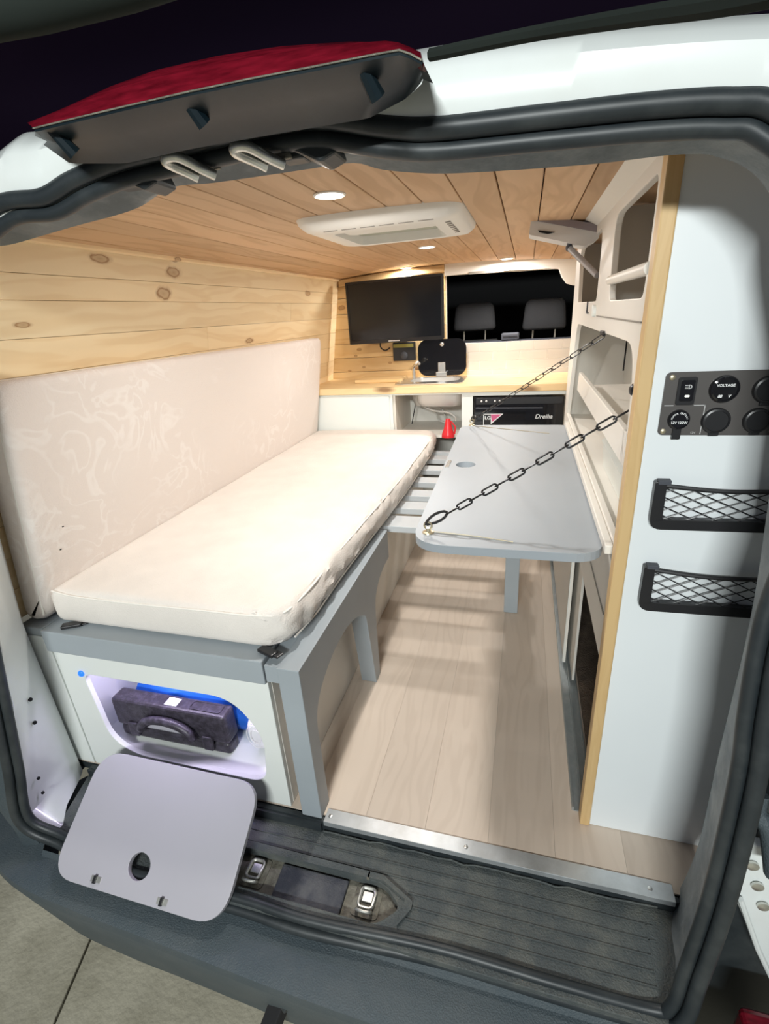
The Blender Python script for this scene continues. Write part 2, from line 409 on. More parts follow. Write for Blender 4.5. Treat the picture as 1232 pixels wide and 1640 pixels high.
# bulkhead: pine boards on the left, tiled splashback, opening to the cab
bw = sempty('wall_back')
zz = [.78, .868, .955, 1.04, 1.13, 1.22, 1.31, 1.38, 1.45]
for a, b in zip(zz, zz[1:]):
    x1 = -.345 if b < 1.015 else (-.47)
    m = MB(); m.box(-1.29, x1, YB, YB+.014, a+.001, b-.001)
    m.build('plank', M['pine_x'], bw, bevel=.002)
outer = [(-1.30, -.03), (.50, -.03), (.50, 1.45), (-1.30, 1.45)]
m = MB(); m.plate(outer, [rpoly([(-.466, 1.014), (.31, 1.002), (.31, 1.375), (-.466, 1.392)], 0)], 'y', YB+.014, YB+.03)
m.build('backing', M['cream'], bw)
# tiles
MB().box(-.345, .30, YB+.004, YB+.0135, .79, 1.006).build('grout', M['grout'], bw)
tw, th = .155, .050
for r in range(5):
    z0 = .803 + r*(th+.0022); z1 = min(z0+th, 1.008)
    x = -.345 - (tw*.5 if r % 2 else 0)
    while x < .30:
        a, b = max(x, -.344), min(x+tw, .30)
        if b-a > .012:
            m = MB(); m.box(a, b, YB+.0022, YB+.0042, z0, z1); m.build('tile', M['tile'], bw, bevel=.0007)
        x += tw+.0022
# header over the cab opening
m = MB(); m.plate([(-.47, 1.388), (-.2, 1.392), (.1, 1.380), (.155, 1.375), (.172, 1.335), (.20, 1.300), (.235, 1.288), (.31, 1.285), (.31, 1.44), (-.47, 1.455)], [], 'y', YB-.03, YB-.008)
struct('trim_2', m, M['cream'], bevel=.003)
m = MB(); m.plate([(-1.12, 1.378), (-.8, 1.402), (-.472, 1.412), (-.472, 1.448), (-.8, 1.44), (-1.12, 1.415)], [], 'y', YB-.03, YB-.008)
struct('trim_3', m, M['pine_x'], bevel=.003)
MB().box(-.33, -.14, YB-.034, YB-.026, 1.385, 1.398).build('label_strip', M['ventdark'], bpy.data.objects['trim_2'])

# ------------------------------------------------ cab beyond the bulkhead
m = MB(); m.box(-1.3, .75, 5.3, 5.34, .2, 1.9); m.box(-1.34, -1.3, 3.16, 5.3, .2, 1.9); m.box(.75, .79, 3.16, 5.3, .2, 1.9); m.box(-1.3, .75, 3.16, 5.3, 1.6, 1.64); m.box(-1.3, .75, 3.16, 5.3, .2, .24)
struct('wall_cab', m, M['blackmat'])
def cab_seat(x0, x1, zt, zb, lab):
    Y = 3.55; cx = (x0+x1)/2; w = (x1-x0)/2
    t = thing('cab_chair', lab, 'chair', (cx, Y, .24), 'cab seats')
    rings = []
    for k in range(9):
        u = k/8; z = zb + (zt-zb)*u
        ww = w*(1.0 - .13*u - .16*max(0, (u-.8)/.2)**2); dd = .055*(1-.5*max(0, (u-.75)/.25)**2)
        if u == 0: ww *= .93; dd *= .8
        rings.append([Vector((cx+ww*math.copysign(abs(math.cos(a))**.55, math.cos(a)), Y+dd*math.copysign(abs(math.sin(a))**.6, math.sin(a)), z)) for a in [2*PI*i/24 for i in range(24)]])
    m = MB(); m.loft(rings); m.build('headrest', M['seat'], t, smooth=True, bevel=.012)
    for s in (-1, 1):
        MB().tube([(cx+s*w*.50, Y, zb-.12), (cx+s*w*.50, Y, zb+.02)], .006).build('headrest_post', M['chrome'], t, smooth=True)
    rings = []
    for k in range(6):
        u = k/5; z = .35 + (zb-.06-.35)*u; ww = w*(1.35 - .15*u); dd = .06+.03*(1-u)
        if k == 5: ww *= .9; dd *= .7
        rings.append([Vector((cx+ww*math.copysign(abs(math.cos(a))**.5, math.cos(a)), Y+dd*math.copysign(abs(math.sin(a))**.6, math.sin(a)), z)) for a in [2*PI*i/24 for i in range(24)]])
    m = MB(); m.loft(rings); m.build('seat_back', M['seat'], t, smooth=True)
    m = MB(); m.box(cx-w*1.3, cx+w*1.3, Y+.05, Y+.6, .24, .50); m.build('seat_cushion', M['seat'], t, bevel=.04)
a, b = P(725, 530, 'y', 3.5), P(795, 484, 'y', 3.5)
cab_seat(a.x, b.x, b.z+.005, a.z-.008, 'dark grey cab seat headrest seen through the bulkhead opening, nearer the television')
a, b = P(836, 528, 'y', 3.5), P(912, 476, 'y', 3.5)
cab_seat(a.x, b.x, b.z+.005, a.z-.008, 'dark grey cab seat headrest seen through the opening, nearer the right cabinet')
a, b = P(803, 549, 'y', 3.2), P(832, 532, 'y', 3.2)
t = thing('cab_clip', 'small grey plastic box on the ledge between the two cab headrests', 'box', ((a.x+b.x)/2, 3.2, a.z))
MB().box(a.x, b.x, 3.17, 3.23, 1.013, b.z).build('body', M['greyplastic'], t, bevel=.008)
MB().box(a.x+.01, b.x-.01, 3.166, 3.171, b.z-.022, b.z-.018).build('seam', M['black'], t)
m = MB(); m.box(-.466, .31, 3.14, 3.28, 1.001, 1.0125); struct('trim_4', m, M['greyplastic'], bevel=.004)

# ================================================================== KITCHEN
KY = 2.68
t = thing('sink_cabinet', 'white kitchen cabinet under the pine worktop with an open sink bay', 'cabinet', (-.4, KY, 0))
m = MB(); m.plate([(-1.29, 0.0), (.232, 0.0), (.232, .789), (-1.29, .789)], [[(-.712, .30), (-.322, .30), (-.322, .779), (-.712, .779)], [(-.262, .30), (.212, .30), (.212, .768), (-.262, .768)]], 'y', KY, KY+.018)
m.build('face_frame', M['white'], t, bevel=.0015)
MB().box(-.716, -.700, KY+.018, YB-.02, .03, .785).build('side_panel', M['ply'], t)
MB().box(-.320, -.306, KY+.018, YB-.02, .03, .785).build('side_panel', M['cream'], t)
MB().box(-.70, -.32, YB-.04, YB-.03, .03, .785).build('back_panel', M['cream'], t)
MB().box(-.70, -.32, KY+.018, YB-.04, .535, .551).build('shelf', M['cream'], t)
MB().box(-1.285, -.73, KY-.006, KY-.0005, .03, .778).build('door', M['white'], t, bevel=.001)
MB().tube([(-.66, 3.02, .78), (-.64, 2.98, .70), (-.665, 2.95, .56)], .003).build('cable', M['blackmat'], t)
# worktop
wt = thing('worktop', 'pine kitchen worktop running across the van under the television', 'worktop', (-.5, 2.9, .79))
hole = rrect(-.66, -.345, 2.80, 3.02, .03)
m = MB(); m.plate([(-1.29, KY-.02), (.232, KY-.02), (.26, YB-.001), (-1.29, YB-.001)], [hole], 'z', .79, .826)
m.build('slab', M['worktop'], wt, bevel=.003)
# loose chopping board
a = P(587, 615, 'z', .83)
t = thing('chopping_board', 'small pine board lying on the worktop left of the sink', 'board', (-.9, 2.95, .826))
MB().box(-.99, -.70, 2.86, 3.03, .8265, .846).build('board', M['pine_x'], t, bevel=.004)
# sink
t = thing('sink', 'stainless inset sink with a bowl hanging below the pine worktop', 'sink', (-.5, 2.9, .826))
rim = rrect(-.715, -.325, 2.735, 3.055, .04)
m = MB(); m.plate(rim, [rrect(-.645, -.36, 2.815, 3.00, .05)], 'z', .827, .833); m.build('rim', M['steel'], t, bevel=.002)
def rr3(x0, x1, y0, y1, r, z): return [Vector((p[0], p[1], z)) for p in rrect(x0, x1, y0, y1, r, 5)]
m = MB(); m.loft([rr3(-.645, -.36, 2.815, 3.00, .05, .83), rr3(-.64, -.365, 2.82, 2.998, .05, .74), rr3(-.625, -.38, 2.83, 2.98, .05, .690)], cap=False)
m.face([v for v in m.b.verts[-24:]]); o = m.build('bowl', M['steelbowl'], t, smooth=True)
m = MB()
m.loft([rr3(-.590, -.318, 2.715, 3.01, .045, .789), rr3(-.586, -.322, 2.719, 3.01, .045, .73), rr3(-.574, -.334, 2.73, 3.0, .05, .706), rr3(-.55, -.35, 2.75, 2.98, .05, .700)])
m.build('basin_shell', M['steelbowl'], t, smooth=True)
a = P(672, 609, 'y', 2.96)
m = MB(); m.tube(catmull([(-.645, 2.97, .833), (-.645, 2.968, .87), (-.64, 2.955, .905), (-.60, 2.92, .925)], 6), [.010]*7+[.009]*12, 10); m.build('tap', M['steel'], t, smooth=True)
m = MB(); m.ball((-.615, 2.935, .925), .013, n=14); m.build('tap_head', M['print'], t, smooth=True)
# lid of the sink
def zl(z): return 3.045
LY = 3.045
c0, c1 = P(669, 545, 'y', LY), P(747, 608, 'y', LY)
m = MB(); m.plate(rrect(c0.x, c1.x, max(c1.z, .836), c0.z, .055, 8), [], 'y', LY, LY+.006); sk_lid = m.build('glass_lid', M['gloss'], t)
a = P(708, 549, 'y', LY); m = MB(); m.lathe([(.012, 0), (.012, .004), (.008, .007)], (a.x, LY, a.z-.008), (0,-1,0)); m.build('knob', M['steel'], sk_lid, smooth=True)
a = P(708, 598, 'y', LY)
m = MB(); m.box(a.x-.022, a.x+.022, LY-.008, LY-.001, .862, .915); m.box(a.x-.032, a.x+.032, LY-.03, LY-.001, .834, .862); m.build('hinge', M['steel'], sk_lid, bevel=.003)
# hoses
t = thing('drain_hose', 'grey drain hoses looping under the sink bowl', 'hose', (-.5, 2.8, .552))
m = MB(); m.tube(catmull([(-.56, 2.82, .69), (-.50, 2.81, .667), (-.42, 2.80, .660), (-.375, 2.79, .635), (-.372, 2.80, .61)], 6), .005); m.build('hose', M['hose'], t, smooth=True)
m = MB(); m.tube(catmull([(-.60, 2.95, .70), (-.52, 2.96, .64), (-.50, 2.97, .58), (-.44, 2.97, .556)], 6), .0045); m.build('hose', M['hose'], t, smooth=True)
m = MB(); m.tube(catmull([(-.54, 2.99, .70), (-.47, 2.98, .63), (-.46, 2.97, .557)], 6), .0045); m.build('hose', M['hose'], t, smooth=True)
# red bottle
a = P(718, 700, 'z', .552)
t = thing('red_bottle', 'small red conical bottle standing below the sink', 'bottle', (a.x, a.y, .552))
m = MB(); m.lathe([(.012, 0), (.036, .001), (.036, .012), (.034, .022), (.024, .045), (.017, .080), (.013, .10), (.0, .104)], (a.x, a.y, .552)); m.build('body', M['red'], t, smooth=True)
m = MB(); m.tube([(a.x+.017, a.y, .64), (a.x+.04, a.y, .61), (a.x+.036, a.y, .57)], .004); m.build('handle', M['red'], t, smooth=True)
# oven
t = thing('oven', 'black built-in oven with small lettering below the right end of the worktop', 'oven', (-.03, KY, .30))
MB().box(-.255, .206, KY-.004, KY+.35, .31, .762).build('body', M['gloss'], t, bevel=.003)
MB().box(-.245, .196, KY-.008, KY-.0045, .722, .757).build('control_strip', M['black'], t, bevel=.002)
for x in (-.215, -.19, -.145, -.12):
    m = MB(); m.lathe([(.0055, 0), (.0055, .005), (.003, .007)], (x, KY-.008, .741), (0,-1,0), 12); m.build('button', M['silver'], t, smooth=True)
m = MB(); m.tube([(-.245, KY-.020, .706), (.10, KY-.020, .704)], .004); m.tube([(-.235, KY-.02, .706), (-.235, KY-.004, .706)], .003); m.tube([(.09, KY-.02, .704), (.09, KY-.004, .704)], .003); m.build('handle', M['greyplastic'], t, smooth=True)
text_mesh('Dreiha', .032, M['silver'], t, 'lettering', face_back((.107, KY-.0055, .655)), .25, .0006)
# sticker: white-outlined pink triangle with LG
m = MB(); m.plate([(-.205, .672), (-.100, .672), (-.17, .61), (-.205, .61)], [], 'y', KY-.0052, KY-.0042); m.build('sticker_outline', M['print'], t)
m = MB(); m.plate([(-.202, .669), (-.165, .669), (-.165, .612), (-.202, .612)], [], 'y', KY-.0060, KY-.0052); m.build('sticker_black', M['black'], t)
m = MB(); m.plate([(-.165, .669), (-.109, .669), (-.158, .628)], [], 'y', KY-.0060, KY-.0052); m.build('sticker_pink', M['pink'], t)
text_mesh('LG', .026, M['print'], t, 'sticker_letters', face_back((-.182, KY-.0065, .650)), 0, .0005)

# television
TY = 3.0
tl, br = P(553, 455, 'y', TY), P(711, 549, 'y', TY)
t = thing('television', 'black flat television mounted on the pine wall above the worktop', 'television', ((tl.x+br.x)/2, TY, br.z))
def skew(q): q = q.copy(); q.z += (q.x+.76)*.012; return q
x0, x1, z0, z1 = tl.x, br.x, 1.046, 1.395
m = MB(); m.plate(rrect(x0, x1, z0, z1, .006), [rrect(x0+.012, x1-.012, z0+.02, z1-.012, .001)], 'y', TY-.004, TY+.03, skew); m.build('frame', M['frame_screen'], t, bevel=.002)
m = MB(); m.box(x0+.01, x1-.01, TY, TY+.035, z0+.01, z1-.01); [setattr(v, 'co', skew(v.co)) for v in m.b.verts]; m.build('screen', M['screen'], t)
m = MB(); m.box(-.80, -.70, TY+.036, YB-.001, 1.15, 1.29); m.build('wall_mount', M['black'], t)
m = MB(); m.box(-.80, -.73, TY-.006, TY-.0035, z0+.006, z0+.012); m.build('badge', M['silver'], t)
m = MB(); m.tube(catmull([(-.87, 3.09, 1.08), (-.88, 3.09, 1.02), (-.85, 3.09, .995), (-.82, 3.10, 1.01)], 6), .004); m.build('cable', M['blackmat'], t)
# socket box on the wall
a, b = P(629, 549, 'y', 3.1), P(666, 577, 'y', 3.1)
t = thing('wall_socket', 'black wall socket box with an olive strip under the television', 'socket', ((a.x+b.x)/2, 3.1, b.z))
MB().box(a.x, b.x, 3.095, YB-.001, b.z, a.z).build('housing', M['black'], t, bevel=.004)
MB().box(a.x+.006, b.x-.01, 3.092, 3.096, a.z-.03, a.z-.010).build('strip', M['olive'], t)
m = MB(); m.lathe([(.022, 0), (.022, .006), (.014, .010)], ((a.x+b.x)/2, 3.096, b.z+.032), (0,-1,0)); m.build('socket_face', M['greyplastic'], t, smooth=True)

# ================================================================== CEILING FITTINGS
def downlight(px, py, lab, z):
    p = P(px, py, 'z', z); z = zc(p.x); p = P(px, py, 'z', z-.004)
    t = thing('downlight', lab, 'light', (p.x, p.y, z))
    m = MB(); m.lathe([(.036, .0), (.036, -.002), (.033, -.004), (.030, -.002)], (p.x, p.y, z), n=32); m.build('ring', M['vent'], t, smooth=True)
    m = MB(); m.lathe([(.0, -.001), (.030, -.001), (.026, -.004), (.0, -.005)], (p.x, p.y, z), n=32); m.build('lens', M['lampglow'], t, smooth=True)
    l = bpy.data.lights.new('downlight_lamp', 'AREA'); l.shape = 'DISK'; l.size = .055; l.energy = 6.4; l.color = (1, .965, .915); l.spread = math.radians(180)
    o = bpy.data.objects.new('downlight_lamp', l); COL.objects.link(o); o.parent = t; o.location = (0, 0, -.012)
downlight(528, 315, 'round recessed ceiling light, nearest the rear opening', 1.44)
downlight(684, 397, 'round recessed ceiling light just beyond the roof vent', 1.44)
downlight(651, 430, 'round recessed ceiling light above the television', 1.44)
downlight(812, 415, 'round recessed ceiling light above the cab opening', 1.44)

# roof vent
t = thing('roof_vent', 'cream plastic roof vent with slotted frame in the pine ceiling', 'vent', (-.40, 1.62, 1.45))
zt = zc(-.4)
V = [P(462, 366, 'z', 1.425), P(736, 332, 'z', 1.425), P(764, 366, 'z', 1.425), P(566, 405, 'z', 1.425)]
x0, x1, y0, y1 = -.615, -.165, 1.36, 1.80
def ring(i, z, r): return [Vector((p[0], p[1], z)) for p in rrect(x0+i, x1-i, y0+i, y1-i, r, 6)]
m = MB(); m.loft([ring(0, zt-.0, .05), ring(.004, zt-.014, .05), ring(.02, zt-.028, .045), ring(.075, zt-.036, .03), ring(.085, zt-.034, .025), ring(.09, zt-.006, .025)], cap=False); m.build('frame', M['vent'], t, smooth=True)
m = MB(); m.plate(rrect(x0+.088, x1-.088, y0+.088, y1-.088, .02), [], 'z', zt-.010, zt-.004); m.build('blind', M['ventgreen'], t)
m = MB(); m.plate(rrect(x0+.10, x1-.09, y0+.10, y0+.20, .02), [], 'z', zt-.026, zt-.012); m.build('flap', M['vent'], t, bevel=.004)
for k in range(6):
    x = x0+.075+k*.052
    MB().box(x, x+.040, y0+.043, y0+.049, zt-.0325, zt-.0300).build('slot', M['ventdark'], t)
for k in range(7):
    y = y0+.10+k*.032
    MB().box(x1-.056, x1-.040, y, y+.016, zt-.0330, zt-.0300).build('slot', M['ventdark'], t)

# ================================================================== RIGHT CABINET
t = thing('tall_cabinet', 'cream open-fronted cabinet along the right side with shaped openings and shelves', 'cabinet', (.3, 1.6, 0))
C0, C1 = .935, 2.36
outer = [(C0, .47), (C1, .47), (C1, 1.424), (C0, 1.424)]
h1 = rpoly([(.975, 1.20), (1.37, 1.20), (1.39, 1.38), (.972, 1.38)], [.03, .03, .05, .03])
h2 = rpoly([(1.60, 1.20), (2.17, 1.20), (2.23, 1.385), (1.60, 1.385)], [.03, .01, .05, .06])
h3 = rpoly([(.955, .752), (2.27, .752), (2.12, 1.125), (.985, 1.125)], [0, 0, .06, .09])
m = MB(); m.plate(outer, [h1, h2, h3], 'x', XR, XR+.015); m.build('face_frame', M['cream'], t, bevel=.002)
MB().box(XR-.0025, XR-.0003, .96, 1.55, 1.1610, 1.1635).build('joint_line', M['ventdark'], t)
MB().box(XR-.0025, XR-.0003, .96, 1.30, .578, .581).build('joint_line', M['ventdark'], t)
# cove board to the ceiling
m = MB(); m.plate([(.150, 1.426), (.205, 1.395), (.205, 1.424)], [], 'y', C0, C1); m.build('cove', M['cream'], t)
# shelves and dividers inside
MB().box(XR+.016, .495, C0, C1, 1.150, 1.165).build('shelf', M['cream'], t)
m = MB(); m.plate([(C0, .905), (1.95, .905), (1.95, .918), (C0, .918)], [], 'x', XR+.016, .414); m.build('shelf', M['cream'], t)
m = MB(); m.plate([(C0, .903), (1.935, .903), (1.915, .968), (C0, .968)], [], 'x', XR+.002, XR+.015); m.build('shelf_lip', M['cream'], t, bevel=.002)
MB().box(XR+.016, .495, C0, C1, .715, .730).build('shelf', M['cream'], t)
MB().box(XR+.016, .495, C0, C1, .455, .470).build('shelf', M['cream'], t)
MB().box(.325, .335, C0, C1, 1.1655, 1.44).build('upper_back', M['carpet'], t)
MB().box(.415, .425, C0, C1, .7305, 1.1495).build('middle_back', M['cream'], t)
MB().box(XR+.016, .324, 1.49, 1.505, 1.165, 1.41).build('divider', M['cream'], t)
MB().box(XR+.0, .49, C1, C1+.015, .0, 1.42).build('end_panel', M['cream'], t)
MB().box(XR+.035, .485, C0+.0, C1, .001, .012).build('cabinet_floor', M['darkcarpet'], t)
MB().box(.470, .487, C0, C1, .012, .455).build('cabinet_back', M['darkcarpet'], t)
m = MB(); m.tube([(XR+.004, .965, 1.245), (XR+.004, 1.40, 1.245)], .011, 12); m.build('rail', M['cream'], t, smooth=True)
m = MB(); m.lathe([(.016, 0), (.016, .008), (.012, .010)], (XR, 1.60, 1.175), (-1,0,0)); m.build('latch_knob', M['white'], t, smooth=True)
m = MB(); m.box(XR-.004, XR, 1.80, 1.806, 1.165, 1.20); m.box(XR-.004, XR, 1.77, 1.806, 1.165, 1.17); m.build('hook', M['greyplastic'], t)
m = MB(); m.ball((XR+.004, .968, 1.05), .010, (1, 1, 1.2)); m.build('catch', M['black'], t, smooth=True)
# rail that carries the table
MB().box(.183-.012, .187-.0005, .95, 2.12, .728, .747).build('table_rail', M['cream'], t, bevel=.002)
# sliding doors and their floor track
t = thing('sliding_door', 'white sliding door at the foot of the right cabinet, standing nearer the aisle', 'door', (.19, 1.95, 0))
MB().box(.178, .186, 1.50, 2.345, .016, .462).build('panel', M['cream'], t, bevel=.001)
MB().box(.176, .1778, 1.50, 1.515, .016, .462).build('edge_strip', M['white'], t)
t = thing('sliding_door', 'white sliding door at the foot of the right cabinet, running behind the other one', 'door', (.205, 1.9, 0))
MB().box(.200, .208, 1.41, 2.30, .016, .453).build('panel', M['cream'], t, bevel=.001)
t = thing('door_track', 'grey metal floor track of the sliding cabinet doors', 'track', (.19, 1.6, 0))
m = MB(); m.plate([(.166, .001), (.216, .001), (.216, .012), (.212, .012), (.212, .004), (.194, .004), (.194, .014), (.190, .014), (.190, .004), (.170, .004), (.170, .014), (.166, .014)], [], 'y', .936, 2.36); m.build('track', M['track'], t)

# chain hanging inside and the hook
t = thing('white_bin', 'white rounded storage bin standing on the lowest open shelf of the right cabinet', 'bin', (.36, 1.35, .73))
m = MB(); m.loft([rr3(.245, .40, 1.15, 1.60, .05, .731), rr3(.240, .405, 1.14, 1.61, .05, .80), rr3(.237, .408, 1.13, 1.62, .05, .805)]); m.build('bin_body', M['white'], t, smooth=True)

# white end panel with the pine edge
t = thing('end_panel', 'tall white board closing the rear end of the right cabinet', 'panel', (.35, .92, 0))
m = MB(); m.plate([(.205, 0.001), (.50, .001), (.50, 1.20), (.47, 1.40), (.205, 1.425)], [], 'y', .908, .934); m.build('board', M['panelwhite'], t, bevel=.001)
MB().box(.1815, .2045, .902, .934, .001, 1.428).build('edge_trim', M['trim_wood'], t, bevel=.003)

# socket panel
PY = .9075
def pp(x, y): return P(x, y, 'y', PY)
q = pp(1050+.0, 590)
def zx(cx, cy):   # spot measured in the enlarged view of the plate -> plate plane
    v = P(1050+cx*.14773, 590+cy*.14773, 'y', PY-.004); return (v.x, v.z)
t = thing('socket_panel', 'dark rectangular 12 volt panel with rocker switch and round sockets on the white end panel', 'socket panel', (.29, PY, .98))
A = zx(120, 45); B = zx(25, 725); D = (.405, zx(1140, 25)[1])
x0 = (A[0]+B[0])/2; zt_ = A[1]; zb_ = B[1]; x1 = x0+.175
m = MB(); m.plate(rrect(x0, x1, zb_, zt_, .008), [], 'y', PY-.003, PY); m.build('plate', M['panelgrey'], t, bevel=.001)
H = zt_-zb_
def S_(u, v): return (x0+u*.175, zb_+v*H)
for (u, v) in ((.055, .92), (.045, .065), (.955, .93), (.945, .07)):
    c = S_(u, v); m = MB(); m.lathe([(.0045, 0), (.0045, .0015), (.003, .0025)], (c[0], PY-.003, c[1]), (0,-1,0), 14); m.build('screw', M['brass'], t, smooth=True)
cR = S_(.185, .71)
m = MB(); m.plate(rrect(cR[0]-.0135, cR[0]+.0135, cR[1]-.022, cR[1]+.022, .003), [], 'y', PY-.007, PY-.003); o = m.build('rocker_switch', M['black'], t, bevel=.001)
m = MB(); m.plate(rrect(cR[0]-.0095, cR[0]+.0095, cR[1]-.015, cR[1]+.018, .002), [], 'y', PY-.011, PY-.007); o2 = m.build('rocker', M['gloss'], o, bevel=.0015)
m = MB(); m.plate(rrect(cR[0]-.003, cR[0]+.004, cR[1]-.009, cR[1]-.0055, .0015), [], 'y', PY-.0115, PY-.011); m.build('indicator', M['leddot'], o)
# lamp symbol
m = MB(); m.plate([(cR[0]+.001, cR[1]+.004), (cR[0]+.004, cR[1]+.0045), (cR[0]+.006, cR[1]+.0075), (cR[0]+.004, cR[1]+.0105), (cR[0]+.001, cR[1]+.011)], [[(cR[0]+.0018, cR[1]+.005), (cR[0]+.0036, cR[1]+.0053), (cR[0]+.0050, cR[1]+.0075), (cR[0]+.0036, cR[1]+.0097), (cR[0]+.0018, cR[1]+.010)]], 'y', PY-.0115, PY-.011)
for k in range(3): m.box(cR[0]-.0045, cR[0]+.0002, PY-.0115, PY-.011, cR[1]+.0045+k*.0026, cR[1]+.0053+k*.0026)
m.build('lamp_symbol', M['print'], o)
def socket(u, v, r, kind):
    c = S_(u, v)
    m = MB(); m.lathe([(r, 0), (r, .004), (r*.93, .007), (r*.8, .008), (r*.78, .0065), (0, .0065)], (c[0], PY-.003, c[1]), (0,-1,0), 36)
    o = m.build('socket_cap', M['gloss'] if kind else M['black'], t, smooth=True)
    if not kind:
        MB().box(c[0]-r*.35, c[0]+r*.35, PY-.008, PY-.003, c[1]-r*1.18, c[1]-r*.85).build('tab', M['black'], o, bevel=.001)
    return c, o
c, o = socket(.49, .73, .0215, 1)
text_mesh('VOLTAGE', .0058, M['print'], t, 'voltmeter_text', face_back((c[0], PY-.0098, c[1]+.006)), 0, .0001)
text_mesh('88', .006, M['print'], t, 'voltmeter_digits', face_back((c[0]-.006, PY-.0098, c[1]-.011)), .2, .0002)
text_mesh('V', .006, M['print'], t, 'voltmeter_unit', face_back((c[0]+.007, PY-.0098, c[1]-.011)), .2, .0002)
c, o = socket(.16, .26, .0165, 1)
MB().box(c[0]-.007, c[0]+.006, PY-.008, PY-.003, zb_-.006, c[1]-.014).build('tab', M['black'], o, bevel=.001)
text_mesh('12V 120W', .0056, M['print'], t, 'outlet_rating', face_back((c[0], PY-.0098, c[1]-.0045)), 0, .0001)
for i, ch in enumerate('POWER OUTLET'):
    if ch == ' ': continue
    a = math.radians(172 - i*164/11)
    Mx = face_back((c[0]+.0118*math.cos(a), PY-.0098, c[1]+.0005+.0108*math.sin(a))) @ Matrix.Rotation(a-PI/2, 4, 'Z')
    text_mesh(ch, .0042, M['print'], t, 'outlet_letter', Mx, 0, .0001)
socket(.47, .24, .021, 0); socket(.83, .71, .021, 0); socket(.80, .24, .020, 0)
e = S_(.0, .475)
m = MB(); m.box(e[0]+.004, S_(.10, 0)[0], PY-.0035, PY-.0028, e[1], e[1]+.0012); m.box(S_(.27, 0)[0], S_(.365, 0)[0], PY-.0035, PY-.0028, e[1], e[1]+.0012); m.box(S_(.36, 0)[0], S_(.367, 0)[0], PY-.0035, PY-.0028, zb_+.002, e[1]+.0012); m.build('printed_line', M['silver'], t)
text_mesh('12V', .005, M['silver'], t, 'plate_text', face_back((S_(.30, 0)[0], PY-.0034, S_(0, .04)[1])), 0, 0)

# net pockets
def pocket(ztop, zbot, x0, lab):
    t = thing('net_pocket', lab, 'pocket', (x0+.1, PY, zbot), 'net pockets on the end panel')
    x1 = x0+.19; h = ztop-zbot; y0, y1 = PY-.016, PY
    # J shaped plastic frame
    out = rpoly([(x0, ztop), (x0, zbot), (x1, zbot+.004), (x1, zbot+.024), (x0+.02, zbot+.021), (x0+.019, ztop)], [.004, .022, 0, 0, .004, 0])
    m = MB(); m.plate(out, [], 'y', y0, y1-.001); m.build('frame', M['black'], t, bevel=.003)
    MB().box(x0+.004, x0+.024, y0-.004, y1-.006, ztop-.004, ztop+.004).build('end_cap', M['greyplastic'], t, bevel=.001)
    m = MB(); m.tube(catmull([(x0+.018, y0+.004, ztop-.008), (x0+.08, y0+.001, ztop-.013), (x0+.13, y0, ztop-.014), (x1, y0, ztop-.011)], 6), .0042); m.build('top_elastic', M['black'], t, smooth=True)
    # diamond net
    X0, X1, Z0, Z1 = x0+.019, x1-.001, zbot+.020, ztop-.012
    cw, chh = .037, (Z1-Z0)/4.0
    m = MB()
    sl = chh/cw*2/2
    def seg(p, q):
        m.tube([(p[0], y0+.003, p[1]), (q[0], y0+.003, q[1])], .0011, 5)
    k = -8
    hh = (Z1-Z0)
    for i in range(-6, 12):
        for sgn in (1, -1):
            xa = X0 + i*cw/1.0 if sgn > 0 else X0 + i*cw
            za = Z0 if sgn > 0 else Z1
            slope = sgn*chh*1.05/(cw*.5)*.55
            # clip the straight strand to the pocket
            ts = []
            xe = xa + (hh/abs(slope)); ze = za + sgn*hh
            p, q_ = Vector((xa, za)), Vector((xe, ze))
            d = q_-p; t0, t1 = 0., 1.
            if d.x != 0:
                t0 = max(t0, (X0-p.x)/d.x); t1 = min(t1, (X1-p.x)/d.x)
            if t1 - t0 > .02: seg(p+d*t0, p+d*t1)
    o = m.build('net', M['black'], t, smooth=True); o['kind'] = 'stuff'
pocket(.903, .812, P(1041, 820, 'y', PY-.008).x, 'upper black net pocket on the white end panel, just below the socket plate')
pocket(.737, .640, P(1024, 950, 'y', PY-.008).x, 'lower black net pocket on the white end panel')

# white flat device on a jointed rod near the ceiling
DY = 1.75
t = thing('ceiling_device', 'flat pale plastic device held under the ceiling on a grey rod by the right cabinet', 'device', (.1, DY, 1.37))
tl = P(852, 345, 'y', DY); 
x0 = P(848, 362, 'y', DY).x; x1 = P(962, 378, 'y', DY).x
zt1 = P(852, 342, 'y', DY).z; zb1 = P(850, 378, 'y', DY).z; zt2 = P(965, 360, 'y', DY).z; zb2 = P(940, 394, 'y', DY).z
pts = [(x0+.006, zt1), (x1, zt2), (x1-.004, zb2+.016), (x1-.04, zb2), (x0, zb1+.004)]
m = MB(); m.plate(rpoly(pts, .006), [], 'y', DY, DY+.10); m.build('housing', M['device'], t, bevel=.005)
m = MB(); m.plate([(x0+.006, zt1), (x1, zt2), (x1-.001, zt2-.020), (x0+.004, zt1-.017)], [], 'y', DY-.004, DY-.0002); m.build('rim', M['devrim'], t)
m = MB(); m.plate([(x0+.026, zt1-.046), (x0+.075, zt1-.056), (x0+.055, zt1-.059), (x0+.030, zt1-.052)], [], 'y', DY-.003, DY-.0002); m.build('slot', M['blackmat'], t)
a = P(912, 397, 'y', DY+.02); b = P(957, 441, 'x', XR)
m = MB(); m.tube([a+Vector((0,0,.02)), a], .008, 12); m.ball(a, .011); m.build('joint', M['greyplastic'], t, smooth=True)
m = MB(); m.tube([a, b], .0085, 12); m.build('rod', M['devrod'], t, smooth=True)
